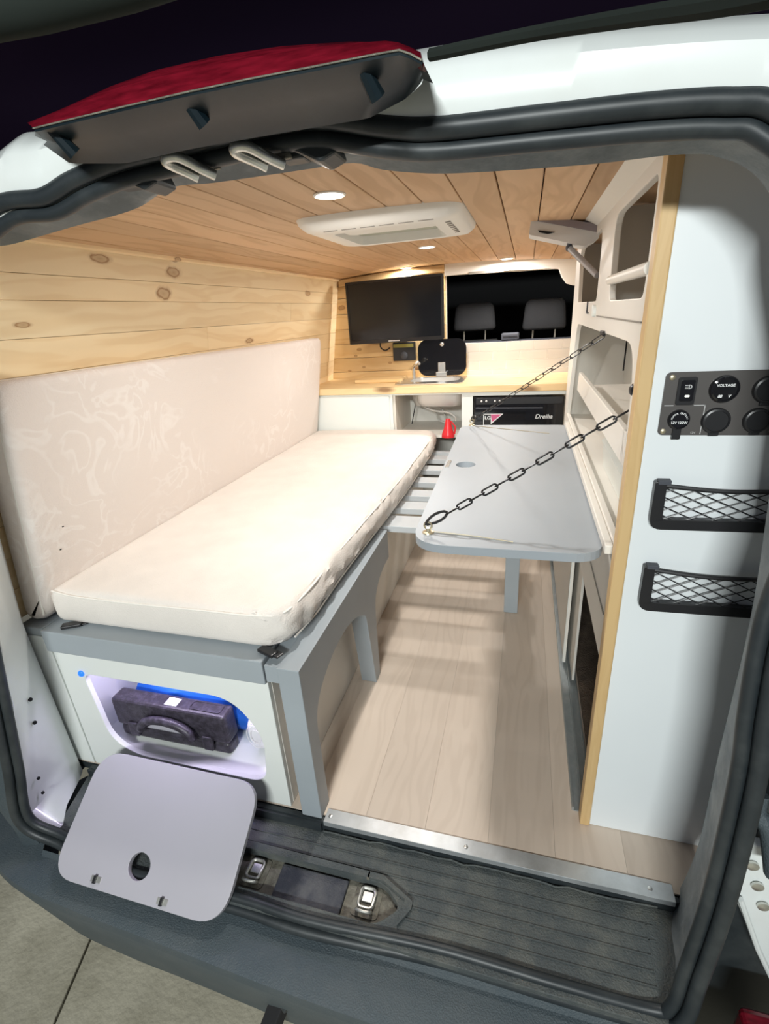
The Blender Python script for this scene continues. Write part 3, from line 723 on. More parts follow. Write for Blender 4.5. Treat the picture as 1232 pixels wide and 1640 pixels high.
m = MB(); m.lathe([(.006, 0), (.006, .05)], (.12, DY+.05, zt1-.01), (0, 0, 1)); m.build('mounting_stem', M['greyplastic'], t)

# ================================================================== TABLE + CHAINS
TZ = .722
t = thing('folding_table', 'light grey folding table top hung on two chains beside the right cabinet', 'table', (-.03, 1.55, .70))
out = rpoly([(-.232, .955), (.178, .955), (.178, 2.17), (-.262, 2.17)], [.085, .075, .03, .07], 8)
a = P(746, 744, 'z', TZ)
m = MB(); m.plate(out, [circ(a.x, a.y, .032, .034)], 'z', TZ-.020, TZ); m.build('table_top', M['greytop'], t, bevel=.004, seg=3)
m = MB(); m.lathe([(.036, -.021), (.036, -.024), (0, -.024)], (a.x, a.y, TZ), (0,0,1)); m.build('grip_cup', M['greytop'], t)
b = P(718, 744, 'z', TZ)
MB().box(b.x-.006, b.x+.006, b.y-.04, b.y+.04, TZ, TZ+.003).build('catch_plate', M['steel'], t)
def eye(px, py, nm='eye_bolt'):
    p = P(px, py, 'z', TZ)
    m = MB(); m.lathe([(.014, 0), (.013, .003), (.006, .005), (.005, .012)], p, (0,0,1), 16)
    ringp = [p + Vector((.009*math.cos(k*PI/6), 0, .018+.009*math.sin(k*PI/6))) for k in range(12)]
    m.tube(ringp, .0025, 6, closed=True); m.build(nm, M['brass'], t, smooth=True); return p
e1 = eye(686, 853); e2 = eye(756, 681)
m = MB(); w0, w1 = P(692, 851, 'z', TZ+.002), P(822, 868, 'z', TZ+.002); m.tube(catmull([w0, (w0+w1)/2+Vector((0,.004,0)), w1], 6), .0012, 5); m.build('slack_wire', M['brass'], t)
w0, w1 = P(760, 682, 'z', TZ+.002), P(880, 694, 'z', TZ+.002)
m = MB(); m.tube([w0, w1], .0012, 5); m.build('slack_wire', M['brass'], t)

def chain(p, q, n, lab, r, wd, hook=True, grp='table chains'):
    p = Vector(p); q = Vector(q); d = (q-p); L = d.length; d.normalize()
    t = thing('chain', lab, 'chain', p, grp)
    side = d.cross(Vector((0, 0, 1))).normalized(); up = side.cross(d)
    pitch = L/n; ll = pitch+2.2*r
    s0 = 0
    if hook:
        hp = []
        for k in range(14):
            a = 2*PI*k/14; w = .010*(1-.45*math.cos(a)) if math.cos(a) > 0 else .010
            hp.append(p + d*(.026-.030*math.cos(a)) + (side*.3+up*.95)*w*math.sin(a)*1.15 + up*.004)
        m = MB(); m.tube(hp, .0032, 8, closed=True); m.build('snap_hook', M['black'], t, smooth=True)
        s0 = .052
        pitch = (L-s0)/n; ll = pitch+2.2*r
    me = None
    proto = None
    for i in range(n):
        c = p + d*(s0+pitch*(i+.5)); X = side if i % 2 == 0 else up
        X = (side*math.cos(.25) + up*math.sin(.25)) if i % 2 == 0 else (up*math.cos(.12) - side*math.sin(.12))
        loop = [c + d*u + X*v for u, v in rrect(-ll/2, ll/2, -wd/2, wd/2, wd/2*.95, 4)]
        m = MB(); m.tube(loop, r, 6, closed=True); m.build('link', M['darkmetal'], t, smooth=True)
    return t
A1 = e1 + Vector((0, 0, .02)); B1 = P(1012, 655, 'x', XR+.012)
chain(A1, B1, 13, 'black long-link chain from the near corner of the grey table up to the cabinet', .0021, .0125)
A2 = e2 + Vector((0, 0, .02)); B2 = P(968, 537, 'x', XR-.004)
chain(A2, B2, 18, 'black long-link chain from the far corner of the grey table up to the cabinet', .0014, .0115, hook=True)
a = P(966, 534, 'x', XR-.002)
m = MB(); m.box(a.x-.004, a.x+.004, a.y-.02, a.y+.03, a.z-.006, a.z+.006); tag(m.build('chain_bracket', M['black'], None, bevel=.002), 'small black bracket holding the far table chain on the cabinet', 'bracket')
a = P(1004, 548, 'x', XR+.03)
chain(Vector((a.x, a.y, a.z-.06)), Vector((a.x, a.y, a.z+.01)), 2, 'short loose length of chain hanging inside the cabinet opening', .0016, .011, hook=False, grp=None)

# ================================================================== BED
t = thing('bench_base', 'white bench base with an open hatch and grey top rail under the mattress', 'bench', (-.9, .79, 0))
op = rpoly([(-1.118, .352), (-1.10, .125), (-1.03, .078), (-.608, .076), (-.590, .24), (-.66, .350)], [.035, .05, .05, .05, .05, .06], 8)
m = MB(); m.plate([(-1.196, .002), (-.548, .002), (-.548, .420), (-1.196, .420)], [op], 'y', .785, .800); m.build('front_panel', M['white'], t, bevel=.002)
MB().box(-1.285, -1.200, .784, .799, .002, .46).build('corner_panel', M['white'], t, bevel=.002)
MB().box(-.562, -.547, .800, 2.66, .002, .455).build('side_panel', M['cream'], t, bevel=.001)
MB().box(-1.19, -.562, .800, 1.42, .055, .073).build('hatch_floor', M['white'], t)
MB().box(-1.19, -.562, 1.40, 1.415, .073, .455).build('hatch_back', M['white'], t)
MB().box(-1.20, -1.185, .800, 1.42, .002, .455).build('hatch_side', M['white'], t)
# frame of the opening (rounded lip)
MB().box(-1.20, -.548, .775, .845, .421, .487).build('top_rail', M['grey'], t, bevel=.003)
MB().box(-1.285, -1.202, .784, .86, .462, .487).build('top_rail', M['grey'], t, bevel=.003)
MB().box(-.590, -.548, .845, 2.66, .456, .487).build('side_rail', M['grey'], t, bevel=.003)
MB().box(-1.285, -.592, .862, 2.66, .466, .484).build('bed_board', M['grey'], t)
m = MB(); m.lathe([(.009, 0), (.009, .004), (.006, .007), (0, .008)], P(131, 1078, 'y', .785), (0, -1, 0), 20); o = m.build('blue_indicator', M['blueled'], t, smooth=True)
for (px, py, a) in ((118, 1003, .5), (430, 1047, -.35)):
    p = P(px, py, 'z', .4885)
    Mx = Matrix.Translation(p) @ Matrix.Rotation(a, 4, 'Z')
    m = MB(); m.box(-.028, .022, -.010, .012, .0, .009, Mx); m.box(.010, .034, -.004, .018, .0, .005, Mx); m.build('strap_clip', M['black'], t, bevel=.003)
# strip light in the bench
l = area_light('bench_light', (-.85, .88, .405), (-.87, 1.0, .1), .45, 2.0, (.80, .70, 1.0), size_y=.02)
t = thing('led_strip', 'glowing lilac strip light inside the bench hatch', 'light', (-.85, .83, .41))
MB().box(-1.08, -.62, .822, .832, .409, .414).build('strip', M['ledglow'], t)

# pulled-out arched leg frame
t = thing('arched_frame', 'grey arched leg frame of the pull-out bed standing beside the bench', 'bed frame', (-.48, 1.15, 0))
pts = [(.772, .001), (.826, .001)]
arch1 = catmull([(.826, .001, 0), (.824, .20, 0), (.826, .287, 0), (.857, .336, 0), (.92, .368, 0), (.993, .383, 0), (1.07, .382, 0), (1.152, .362, 0), (1.205, .335, 0), (1.236, .308, 0), (1.25, .24, 0), (1.268, .12, 0), (1.286, .001, 0)], 4)
arch2 = catmull([(1.335, .001, 0), (1.336, .10, 0), (1.338, .22, 0), (1.343, .292, 0), (1.365, .325, 0), (1.405, .350, 0), (1.46, .364, 0), (1.54, .368, 0)], 4)
pts = [(.772, .001)] + [(p.x, p.y) for p in arch1] + [(p.x, p.y) for p in arch2] + [(1.54, .478), (.772, .478)]
m = MB(); m.plate(pts, [], 'x', -.510, -.455); m.build('frame_board', M['grey'], t, bevel=.002)
MB().box(-.544, -.510, .778, 1.53, .43, .476).build('back_batten', M['grey'], t)

# slats
t = thing('slat_frame', 'pull-out grey slatted frame bridging from the bench to under the table', 'bed frame', (-.25, 2.1, 0))
for y in (1.592, 1.770, 1.915, 2.095, 2.285, 2.475):
    MB().box(-.543, .02, y, y+(.105 if y < 1.6 else .082), .445, .470).build('slat', M['slat'], t, bevel=.002)
MB().box(-.543, -.30, 2.62, 2.655, .445, .470).build('slat', M['slat'], t, bevel=.002)
MB().box(-.035, .012, 1.60, 2.55, .395, .444).build('cross_rail', M['grey'], t, bevel=.002)
m = MB(); m.box(-.040, .016, 1.80, 1.835, .002, .394); m.build('leg', M['grey'], t, bevel=.002)
m = MB(); m.box(-.052, .028, 1.787, 1.80, .30, .394); m.build('bracket', M['grey'], t, bevel=.002)
MB().box(-.545+.002, -.510, 1.60, 2.65, .40, .444).build('cross_rail', M['grey'], t, bevel=.002)

# cushions
def nz(v, s): return noise.noise(Vector(v)*s)
def soft(p): return p
def section(y, xl, xr, zb, zt, r, n=7, sx=1):
    """rounded rectangle in the XZ plane with extra points along the flats"""
    pts = rrect(xl, xr, zb, zt, r, n)
    out = []
    for i in range(len(pts)):
        a, b = Vector(pts[i]), Vector(pts[(i+1) % len(pts)])
        out.append(a)
    return out
def resample(pts, N):
    pts = [Vector(p) for p in pts]; L = [0]
    for i in range(len(pts)): L.append(L[-1] + (pts[(i+1) % len(pts)]-pts[i]).length)
    out = []; j = 0
    for k in range(N):
        s = L[-1]*k/N
        while L[j+1] < s: j += 1
        t = (s-L[j])/max(1e-9, L[j+1]-L[j]); out.append(pts[j].lerp(pts[(j+1) % len(pts)], t))
    return out
def interp(tab, y):
    if y <= tab[0][0]: return tab[0][1]
    for (a, u), (b, v) in zip(tab, tab[1:]):
        if y <= b: t = (y-a)/(b-a); return u+(v-u)*t
    return tab[-1][1]
t = thing('seat_mattress', 'cream piped foam mattress lying on the bench', 'mattress', (-.85, 1.75, .488))
Y0, Y1 = .815, 2.665
xrt = [(.81, -.545), (.85, -.505), (.92, -.492), (1.2, -.490), (1.6, -.472), (1.9, -.462), (2.5, -.462), (2.66, -.475)]
ys = []
N = 90
for k in range(N+1): ys.append(Y0 + (Y1-Y0)*k/N)
ys = [Y0, Y0+.004, Y0+.012] + ys[1:-1] + [Y1-.012, Y1-.004, Y1]
rings = []
ZB, ZT = .489, .588
for y in ys:
    e = min(y-Y0, Y1-y); ins = .022*(1-min(1, e/.022)); ins = .022 - math.sqrt(max(0, .022**2-ins**2)) if e < .022 else 0
    xr = interp(xrt, y)-ins; xl = -1.183+ins*.6
    sec = resample(rrect(xl, xr, ZB+ins*.9, ZT-ins*.7, [.026, .018, .018, .030], 5), 120)
    ring_ = []
    for p in sec:
        q = Vector((p.x, y, p.y))
        side = max(0, 1-(xr-q.x)/.10)            # near the aisle edge
        d = .004*nz((q.x, q.y*.6, q.z), 5) + .0060*side*nz((q.x*2, q.y, q.z*3), 26) 
        near = max(0, 1-(y-Y0)/.16)*max(0, 1-(xr-q.x)/.18)
        d += .012*near*nz((q.x*1.6, q.y, q.z), 34)
        if p.y > (ZB+ZT)/2: q.z += d + .006*math.sin(PI*(q.x-xl)/(xr-xl)) - .010*side*side*(0.4+.6*nz((0, y, 1), 3)) + .004*near
        q.x += (.010*math.sin((p.y-ZB)/(ZT-ZB)*PI) + 1.6*d)*side
        ring_.append(q)
    rings.append(ring_)
m = MB(); m.loft(rings); m.build('mattress_cover', M['cloth2'], t, smooth=True)
pth = [(-1.17, Y0+.006, ZT-.004)] + [(-1.1+.1*k, Y0-.001, ZT-.008-.002*math.sin(k)) for k in range(0, 6)] + [(-.53, Y0+.012, ZT-.010)]
m = MB(); m.tube(catmull(pth, 5), .0028, 6); m.build('piping', M['piping'], t, smooth=True)
pth = [(-.53, Y0+.012, ZT-.010)] + [(interp(xrt, y)-.004+.003*nz((y, 0, 0), 9), y, ZT-.012+.003*nz((y, 3, 0), 7)) for y in [.86+.1*k for k in range(18)]] + [(-.49, Y1-.01, ZT-.012)]
m = MB(); m.tube(catmull(pth, 5), .0030, 6); m.build('piping', M['piping'], t, smooth=True)
pth = [(interp(xrt, y)+.002, y, ZB+.012) for y in [.86+.1*k for k in range(18)]]
m = MB(); m.tube(catmull(pth, 5), .0026, 6); m.build('piping', M['piping'], t, smooth=True)

t = thing('back_cushion', 'tall cream damask back cushion leaning on the pine wall above the mattress', 'cushion', (-1.2, 1.75, .489))
def bx(z): return -1.192 + (z-.5)*.165
rings = []
Y0b, Y1b = .800, 2.655
n = 84; ysb = [Y0b+.0, Y0b+.006, Y0b+.018] + [Y0b+(Y1b-Y0b)*k/n for k in range(2, n-1)] + [Y1b-.018, Y1b-.006, Y1b]
for y in ysb:
    e = min(y-Y0b, Y1b-y); ins = .022 - math.sqrt(max(0, .022**2-(.022-min(.022, e))**2))
    ztp = 1.118 - .012*(y-Y0b)/(Y1b-Y0b)
    sec = resample(rrect(-.085+ins*.6, 0-ins*.6, .492+ins, ztp-ins, [.020, .03, .03, .045], 5), 140)
    r_ = []
    for p in sec:
        q = Vector((bx(p.y)+p.x, y, p.y))
        if p.x > -.03:
            low = max(0, 1-(p.y-.49)/.22); nearE = max(0, 1-(y-Y0b)/.35)
            q.x += .006*nz((0, y, p.y), 3.5) + .006*low*nearE*nz((0, y*2.0+p.y*1.2, p.y*.8), 24) + .008*math.sin(PI*min(1, max(0, (p.y-.49)/.62)))
        r_.append(q)
    rings.append(r_)
# damask pattern as raised weave colour
def damask():
    m = bpy.data.materials['damask_cloth']; nt = m.node_tree; N = nt.nodes; L = nt.links; b = N['Principled BSDF']
    tc = N.new('ShaderNodeTexCoord'); wn = N.new('ShaderNodeTexNoise'); wn.inputs['Scale'].default_value = 4.5; wn.inputs['Detail'].default_value = 1
    L.new(tc.outputs['Object'], wn.inputs[0])
    sc = N.new('ShaderNodeVectorMath'); sc.operation = 'SCALE'; sc.inputs['Scale'].default_value = .55; L.new(wn.outputs['Color'], sc.inputs[0])
    ad = N.new('ShaderNodeVectorMath'); L.new(tc.outputs['Object'], ad.inputs[0]); L.new(sc.outputs[0], ad.inputs[1])
    wv = N.new('ShaderNodeTexNoise'); wv.inputs['Scale'].default_value = 7; wv.inputs['Detail'].default_value = 2.5; L.new(ad.outputs[0], wv.inputs[0])
    ml = N.new('ShaderNodeMath'); ml.operation = 'MULTIPLY'; ml.inputs[1].default_value = 30; L.new(wv.outputs[0], ml.inputs[0])
    sn = N.new('ShaderNodeMath'); sn.operation = 'SINE'; L.new(ml.outputs[0], sn.inputs[0])
    mk = N.new('ShaderNodeTexNoise'); mk.inputs['Scale'].default_value = 3.2; L.new(tc.outputs['Object'], mk.inputs[0])
    r1 = N.new('ShaderNodeMapRange'); r1.inputs[1].default_value = .5; r1.inputs[2].default_value = 1; r1.inputs[4].default_value = 1; L.new(sn.outputs[0], r1.inputs[0])
    r2 = N.new('ShaderNodeMapRange'); r2.inputs[1].default_value = .48; r2.inputs[2].default_value = .60; r2.inputs[4].default_value = .6; L.new(mk.outputs[0], r2.inputs[0])
    pr = N.new('ShaderNodeMath'); pr.operation = 'MULTIPLY'; L.new(r1.outputs[0], pr.inputs[0]); L.new(r2.outputs[0], pr.inputs[1])
    mx = N.new('ShaderNodeMix'); mx.data_type = 'RGBA'; L.new(pr.outputs[0], mx.inputs[0]); mx.inputs[6].default_value = (.78,.705,.655,1); mx.inputs[7].default_value = (.86,.81,.77,1)
    L.new(mx.outputs[2], b.inputs['Base Color'])
damask()
m = MB(); m.loft(rings); m.build('cushion_cover', M['cloth'], t, smooth=True)
m = MB(); m.tube(catmull([(bx(z)-.012+.0, Y0b+.0015, z) for z in (.52, .6, .7, .8, .9, 1.0, 1.09)], 4), .0028, 6); m.build('piping', M['piping'], t, smooth=True)
m = MB(); m.tube([(bx(1.10)-.028, y, 1.1165-.012*(y-Y0b)/(Y1b-Y0b)) for y in [Y0b+.02+.09*k for k in range(21)]], .0028, 6); m.build('piping', M['piping'], t, smooth=True)
for (px, py) in ((97, 843), (98, 880)):
    p = P(px, py, 'x', bx(.7)+.0085); m = MB(); m.ball((bx(p.z)+.009, p.y, p.z), .003, (.8, 1.2, .7), 8); m.build('speck', M['blackmat'], t)

# stuff in the hatch
CYb = .90
a, b = P(187, 1150, 'y', CYb), P(383, 1150, 'y', CYb)
t = thing('tool_case', 'black plastic tool case with a carrying handle inside the bench hatch', 'tool case', (-.93, 1.0, .074))
cx0, cx1 = -1.222+.12, -.715
CF = .838
cx0 = -1.125; cx1 = -.745
zT = .216
def case(m, x0, x1, y0, y1, z0, z1, ins=.0): m.plate(rrect(x0, x1, z0, z1, .014), [], 'y', y0, y1)
m = MB(); m.box(cx0, cx1, CF, .892, .118, zT); m.build('lid_half', M['casegrey'], t, bevel=.010, seg=3)
m = MB(); m.box(cx0+.004, cx1-.004, CF+.004, .890, .0745, .114); m.build('bottom_half', M['casegrey'], t, bevel=.010, seg=3)
xm = (cx0+cx1)/2
arc = [(xm-.085, CF-.009, .135)] + [(xm+.085*math.cos(PI-k*PI/10), CF-.017, .140+.044*math.sin(k*PI/10)) for k in range(11)] + [(xm+.085, CF-.009, .135)]
m = MB(); m.tube(catmull(arc, 3), .012, 10); m.build('handle', M['casegrey'], t, smooth=True)
m = MB(); m.plate([(xm-.075, .134), (xm+.075, .134), (xm+.06, .146), (xm, .156), (xm-.06, .146)], [], 'y', CF-.005, CF-.0005); m.build('grip_recess', M['lidgrey'], t)
for s in (-1, 1): MB().box(xm+s*.125-.016, xm+s*.125+.016, CF-.010, CF+.002, .094, .142).build('latch', M['casegrey'], t, bevel=.004)
MB().box(xm-.01, xm+.03, .850, .878, zT, zT+.0012).build('sticker', M['print'], t)
m = MB(); m.plate(rrect(xm+.07, cx1-.02, .850, .882, .008), [rrect(xm+.073, cx1-.023, .853, .879, .006)], 'z', zT, zT+.002); m.build('lid_rib', M['casegrey'], t)
t = thing('blue_bag', 'shiny blue bag stuffed behind the black tool case', 'bag', (-.86, 1.2, .074))
rings = []
for k in range(13):
    u = k/12; x = cx0+.03 + (cx1-cx0+.045)*u; hgt = .247 - .006*math.sin(u*9) - (.10 if u > .96 else 0)
    rings.append([Vector((x + .01*nz((u, a_, 0), 3), 0.952+.052*math.cos(a_)+.012*nz((x, a_, 1), 9), .075+(hgt-.075)*(.5+.5*math.sin(a_)))) for a_ in [2*PI*i/20 for i in range(20)]])
m = MB(); m.loft(rings); m.build('bag_body', M['blue'], t, smooth=True)
m = MB(); m.plate([(cx1+.004, .17), (cx1+.030, .19), (cx1+.02, .225), (cx1-.03, .246), (cx1-.06, .242), (cx1-.0, .21)], [], 'y', .896, .93); m.build('bag_flap', M['blue'], t, bevel=.006)
t = thing('white_roll', 'crumpled white plastic roll beside the black tool case in the hatch', 'roll', (-.63, .9, .074))
rings = []
for k in range(12):
    u = k/11; y = .855+.14*u
    rr = .056*(math.sin(PI*min(1, max(0.02, u*1.0)))**.25 if 0 < u < 1 else .5)
    rings.append([Vector((-.664+(rr*.82+.003*nz((a_*2, u*4, 0), 2))*math.cos(a_), y, .152+(rr*1.36+.004*nz((a_*2, u*5, 2), 2))*math.sin(a_))) for a_ in [2*PI*i/28 for i in range(28)]])
m = MB(); m.loft(rings); m.build('roll_body', M['paper'], t, smooth=True)
for rr in (.020, .034):
    m = MB(); m.tube([(-.664+rr*.8*math.cos(a_), .852, .155+rr*1.2*math.sin(a_)) for a_ in [2*PI*i/20 for i in range(20)]], .0012, 5, closed=True); m.build('fold', M['device'], t)

# lid of the hatch leaning over the sill
def lidp(px, py):
    # plane through the bench foot and the bumper edge: y = .53 + (z+.07)*k
    k = .245/.185; d = ROT.transposed() @ Vector(((px-616)/F, (py-820)/F, 1))
    s = (.50 + (CAM.z+.052)*k - CAM.y)/(d.y - d.z*k); return CAM + d*s
t = thing('hatch_lid', 'grey rounded hatch lid with a finger hole leaning against the bench', 'lid', tuple(lidp(240, 1440)))
O = lidp(250, 1340); U = (lidp(390, 1375)-O).normalized(); Nn = Vector((0, -1, .245/.185)).normalized()
Vv = Nn.cross(U).normalized()
def loc2(p): d = p-O; return (d.dot(U), d.dot(Vv))
cor = [loc2(lidp(*c)) for c in ((166, 1200), (418, 1256), (354, 1488), (80, 1402))]
outl = rpoly(cor, [.075, .065, .075, .065], 8)
hc = loc2(lidp(223, 1388))
hole_ = [loc2(lidp(223+17.5*math.cos(a_)+3*math.sin(a_), 1388-23*math.sin(a_))) for a_ in [2*PI*i/28 for i in range(28)]]
MX = Matrix((( U.x, Vv.x, Nn.x, O.x), (U.y, Vv.y, Nn.y, O.y), (U.z, Vv.z, Nn.z, O.z), (0,0,0,1)))
m = MB(); m.plate(outl, [hole_], 'z', -.014, 0, lambda q: MX @ q); m.build('board', M['lidgrey'], t, bevel=.002)
for (px, py) in ((154, 1408), (260, 1444)):
    c = loc2(lidp(px, py))
    m = MB(); m.box(c[0]-.014, c[0]+.014, c[1]-.006, c[1]+.006, 0, .0016, MX); o = m.build('hinge_plate', M['chrome'], t)
    m = MB(); m.box(c[0]-.004, c[0]+.003, c[1]-.008, c[1]+.008, .0016, .007, MX); m.build('hinge_pin', M['black'], o)

# ================================================================== REAR OPENING
def ys_(z): return .58 + .10*z
def SP(px, py, dz=0):
    d = ROT.transposed() @ Vector(((px-616)/F, (py-820)/F, 1)); s = (.58+.10*CAM.z)/(d.y-.10*d.z); p = CAM+d*s; return p
top_seal = [SP(*p) for p in ((0, 345), (80, 328), (130, 300), (200, 272), (320, 243), (450, 213), (520, 207), (620, 221), (700, 224), (873, 206), (1043, 189), (1157, 184), (1232, 196))]
seal = [Vector((-1.225, 0, .02)), Vector((-1.205, 0, .20)), Vector((-1.175, 0, .45)), Vector((-1.135, 0, .80)), Vector((-1.07, 0, 1.12)), Vector((-.97, 0, 1.31))] + top_seal + \
       [Vector((.300, 0, 1.300)), Vector((.335, 0, 1.18)), Vector((.352, 0, .95)), SP(1240, 1000), SP(1212, 1140), SP(1198, 1240), SP(1170, 1365), SP(1143, 1465), SP(1110, 1560), SP(1086, 1622)]
bot = [P(x, y, 'z', -.045) for x, y in ((1046, 1628), (887, 1584), (700, 1528), (494, 1483), (375, 1445), (165, 1392), (105, 1348))]
for p in seal: p.y = ys_(p.z)
seal_loop = seal + bot
SL = catmull(seal_loop, 8, closed=True)
NS = len(SL)
cen = Vector((-.42, .65, .7))
def inward(i, SLx=SL):
    t_ = (SLx[(i+1) % NS]-SLx[i-1]); n_ = Vector((t_.z, 0, -t_.x)).normalized()
    if n_.dot(cen-SLx[i]) < 0: n_ = -n_
    return n_
t = thing('door_seal', 'black rubber seal running round the rear door opening', 'seal', (-.42, .6, -.04))
o1 = []; o2 = []
for i, p in enumerate(SL):
    n_ = inward(i)
    o1.append(p - n_*.010 + Vector((0, -.006, 0))); o2.append(p + n_*.010 + Vector((0, .006, 0)))
m = MB(); m.tube(o1, .0125, 12, closed=True); m.build('outer_bulb', M['rubber'], t, smooth=True)
m = MB(); m.tube(o2, .0110, 12, closed=True); m.build('inner_bulb', M['rubber'], t, smooth=True)

# inner flange: grey dusty metal over the top and down the right side
def IP(px, py, y=.80): return P(px, py, 'y', y)
inner_pts = [IP(*p) for p in ((0, 394), (28, 389), (114, 364), (216, 335), (273, 301), (341, 293), (426, 281), (500, 270), (568, 261), (614, 272), (700, 278), (816, 273), (958, 262), (1067, 249), (1128, 247), (1154, 253), (1188, 265), (1221, 293), (1238, 330))] + \
            [Vector((.300, .80, 1.24)), Vector((.340, .80, 1.10)), Vector((.360, .80, .91)), Vector((.377, .80, .69)), Vector((.383, .80, .40)), Vector((.390, .80, .147)), Vector((.376, .80, -.02)), Vector((.36, .79, -.045))]
IL = catmull(inner_pts, 6)
def nearest_seal(q):
    b = min(range(NS), key=lambda i: ((SL[i].x-q.x)**2 + (SL[i].z-q.z)**2)); return b
i0 = min(range(NS), key=lambda i: (SL[i]-top_seal[0]).length)
# resample the seal between the two ends to the count of the inner line
i1 = min(range(NS), key=lambda i: (SL[i]-seal[-1]).length)
seg_ = [SL[i % NS] for i in range(i0, i1+1)]
def rs_open(pts, N):
    L = [0]
    for a, b in zip(pts, pts[1:]): L.append(L[-1]+(b-a).length)
    out = []; j = 0
    for k in range(N):
        s = L[-1]*k/(N-1)
        while j < len(L)-2 and L[j+1] < s: j += 1
        out.append(pts[j].lerp(pts[j+1], min(1, (s-L[j])/max(1e-9, L[j+1]-L[j]))))
    return out
NF = 240
A = rs_open(seg_, NF); Bq = rs_open(IL, NF)
rows = []
for k in range(NF):
    a, b = A[k], Bq[k]
    o_ = Vector((0, .004, 0)); 
    wob = .003*nz((a.x*6, a.z*6, 0), 3)
    mid = a.lerp(b, .45) + (Vector((0, 0, .004)) if b.z > 1.2 else Vector((.004, 0, 0)))
    out_ = (b-cen); out_.y = 0; out_.normalize()
    rows.append([a+o_, a.lerp(b, .2)+Vector((0,0,wob)), mid, a.lerp(b, .8)+Vector((0,0,wob)), b, b+out_*.012+Vector((0, .012, 0)), b+out_*.05+Vector((0, .014, 0))])
m = MB(); m.loft(rows, closed=False, cap=False); struct('trim_5', m, M['flange'], smooth=True)

# left white jamb with pressed holes
t = thing('left_door_pillar', 'white painted body pillar with drilled holes left of the bench', 'pillar', (-1.24, .7, -.03))
prof = []
rows = []
for z in [-.035+.05*k for k in range(0, 25)]:
    i = min(range(NS), key=lambda i: abs(SL[i].z-z) + (10 if SL[i].x > -.9 else 0)); sx = SL[i].x; sy = SL[i].y
    w = 1 - max(0, (z-.55)/.7)*.3
    xin = -1.238 + max(0, z-.5)*.16
    flare = .05*max(0, 1-(z+.03)/.22)
    rows.append([Vector((sx-.012, sy+.006, z)), Vector((sx-.006, sy+.03, z)), Vector((sx*.5+xin*.5-.004, sy+.07+flare*.2, z)), Vector((xin, .755, z)), Vector((xin-.012, .775, z)), Vector((xin-.05, .780, z))])
m = MB(); m.loft(rows, closed=False, cap=False); m.build('pillar_skin', M['body'], t, smooth=True)
def on_pillar(px, py):
    return P(px, py, 'x', -1.222)
for (px, py, r) in ((19, 1062, .004), (15, 1077, .003), (19, 1091, .003), (48, 1120, .005), (55, 1157, .005), (61, 1246, .004), (68, 1269, .004)):
    p = on_pillar(px, py)
    m = MB(); m.lathe([(r, 0), (r, .004), (0, .0042)], (p.x-.0, p.y, p.z), (1, -.2, 0), 12); m.build('hole_plug', M['blackmat'], t, smooth=True)

# white roof edge above the opening
edge = [P(x, y, 'y', .72) for x, y in ((-60, 268), (0, 250), (70, 227), (370, 160), (677, 99), (873, 74), (1050, 58), (1232, 47), (1400, 42))]
edge = [Vector((-1.10, .72, 1.36))] + edge[1:] + [Vector((.38, .72, 1.38))]
EL = rs_open(catmull(edge, 6), 160)
ia = min(range(NS), key=lambda i: (SL[i]-Vector((-.97, ys_(1.31), 1.31))).length)
ib = min(range(NS), key=lambda i: (SL[i]-Vector((.335, ys_(1.18), 1.18))).length)
SA = rs_open([SL[i] for i in range(ia, ib+1)], 160)
# match by x so that the skin does not shear
rows = []
for k in range(160):
    e_ = EL[k]; s_ = min(SA, key=lambda q: abs(q.x-e_.x)) if -.9 < e_.x < .26 else SA[k]
    rows.append([s_+Vector((0, .002, -.004)), s_.lerp(e_, .35)+Vector((0, -.016, 0)), s_.lerp(e_, .8)+Vector((0, -.018, 0)), e_+Vector((0, -.006, .0)), e_+Vector((0, .02, .02)), Vector((e_.x, .80, max(e_.z, zc(e_.x))+.04)), Vector((e_.x, 2.0, zc(e_.x)+.07))])
m = MB(); m.loft(rows, closed=False, cap=False); struct('trim_6', m, M['body'], smooth=True)

# right outer body: lamp recess with white metal
t = thing('right_body_corner', 'white and black rear body corner outside the seal at the right', 'body panel', (.5, .6, -.1))
rows = []
for z in [-.30+.1*k for k in range(0, 17)]:
    i = min(range(NS), key=lambda i: abs(SL[i].z-max(-.02, z)) + (10 if SL[i].x < .25 else 0)); sx = SL[i].x if z > -.02 else .30
    yy = ys_(z)
    rows.append([Vector((sx+.012, yy+.012, z)), Vector((sx+.020, yy+.014, z)), Vector((sx+.022, yy+.06, z))])
m = MB(); m.loft(rows, closed=False, cap=False); m.build('dark_return', M['rubber'], t, smooth=True)
def RB(px, py, y): return P(px, py, 'y', y)
sh = [RB(*p, .70) for p in ((1190, 1348), (1232, 1360), (1262, 1560), (1232, 1562), (1206, 1505), (1178, 1440))]
m = MB(); m.plate([(p.x, p.z) for p in sh], [], 'y', .70, .72); m.build('lamp_bracket', M['body'], t, bevel=.004)
for (px, py) in ((1205, 1385), (1213, 1418), (1222, 1450)):
    p = RB(px, py, .697); m = MB(); m.lathe([(.010, 0), (.010, .004), (.004, .006)], p, (0, -1, 0), 14); m.build('bolt', M['chrome'], t, smooth=True)
p0, p1 = RB(1186, 1440, .69), RB(1214, 1520, .69)
m = MB(); m.tube([p0, p1, RB(1240, 1575, .69)], .005, 8); m.build('edge_bead', M['body'], t, smooth=True)
m = MB(); m.tube(catmull([RB(1216, 1270, .66), RB(1212, 1300, .65), RB(1232, 1330, .64), RB(1240, 1400, .64)], 6), .014, 10); m.build('cable_sleeve', M['bumper'], t, smooth=True)
m = MB(); m.ball(RB(1228, 1215, .66), .010); m.build('white_clip', M['body'], t, smooth=True)
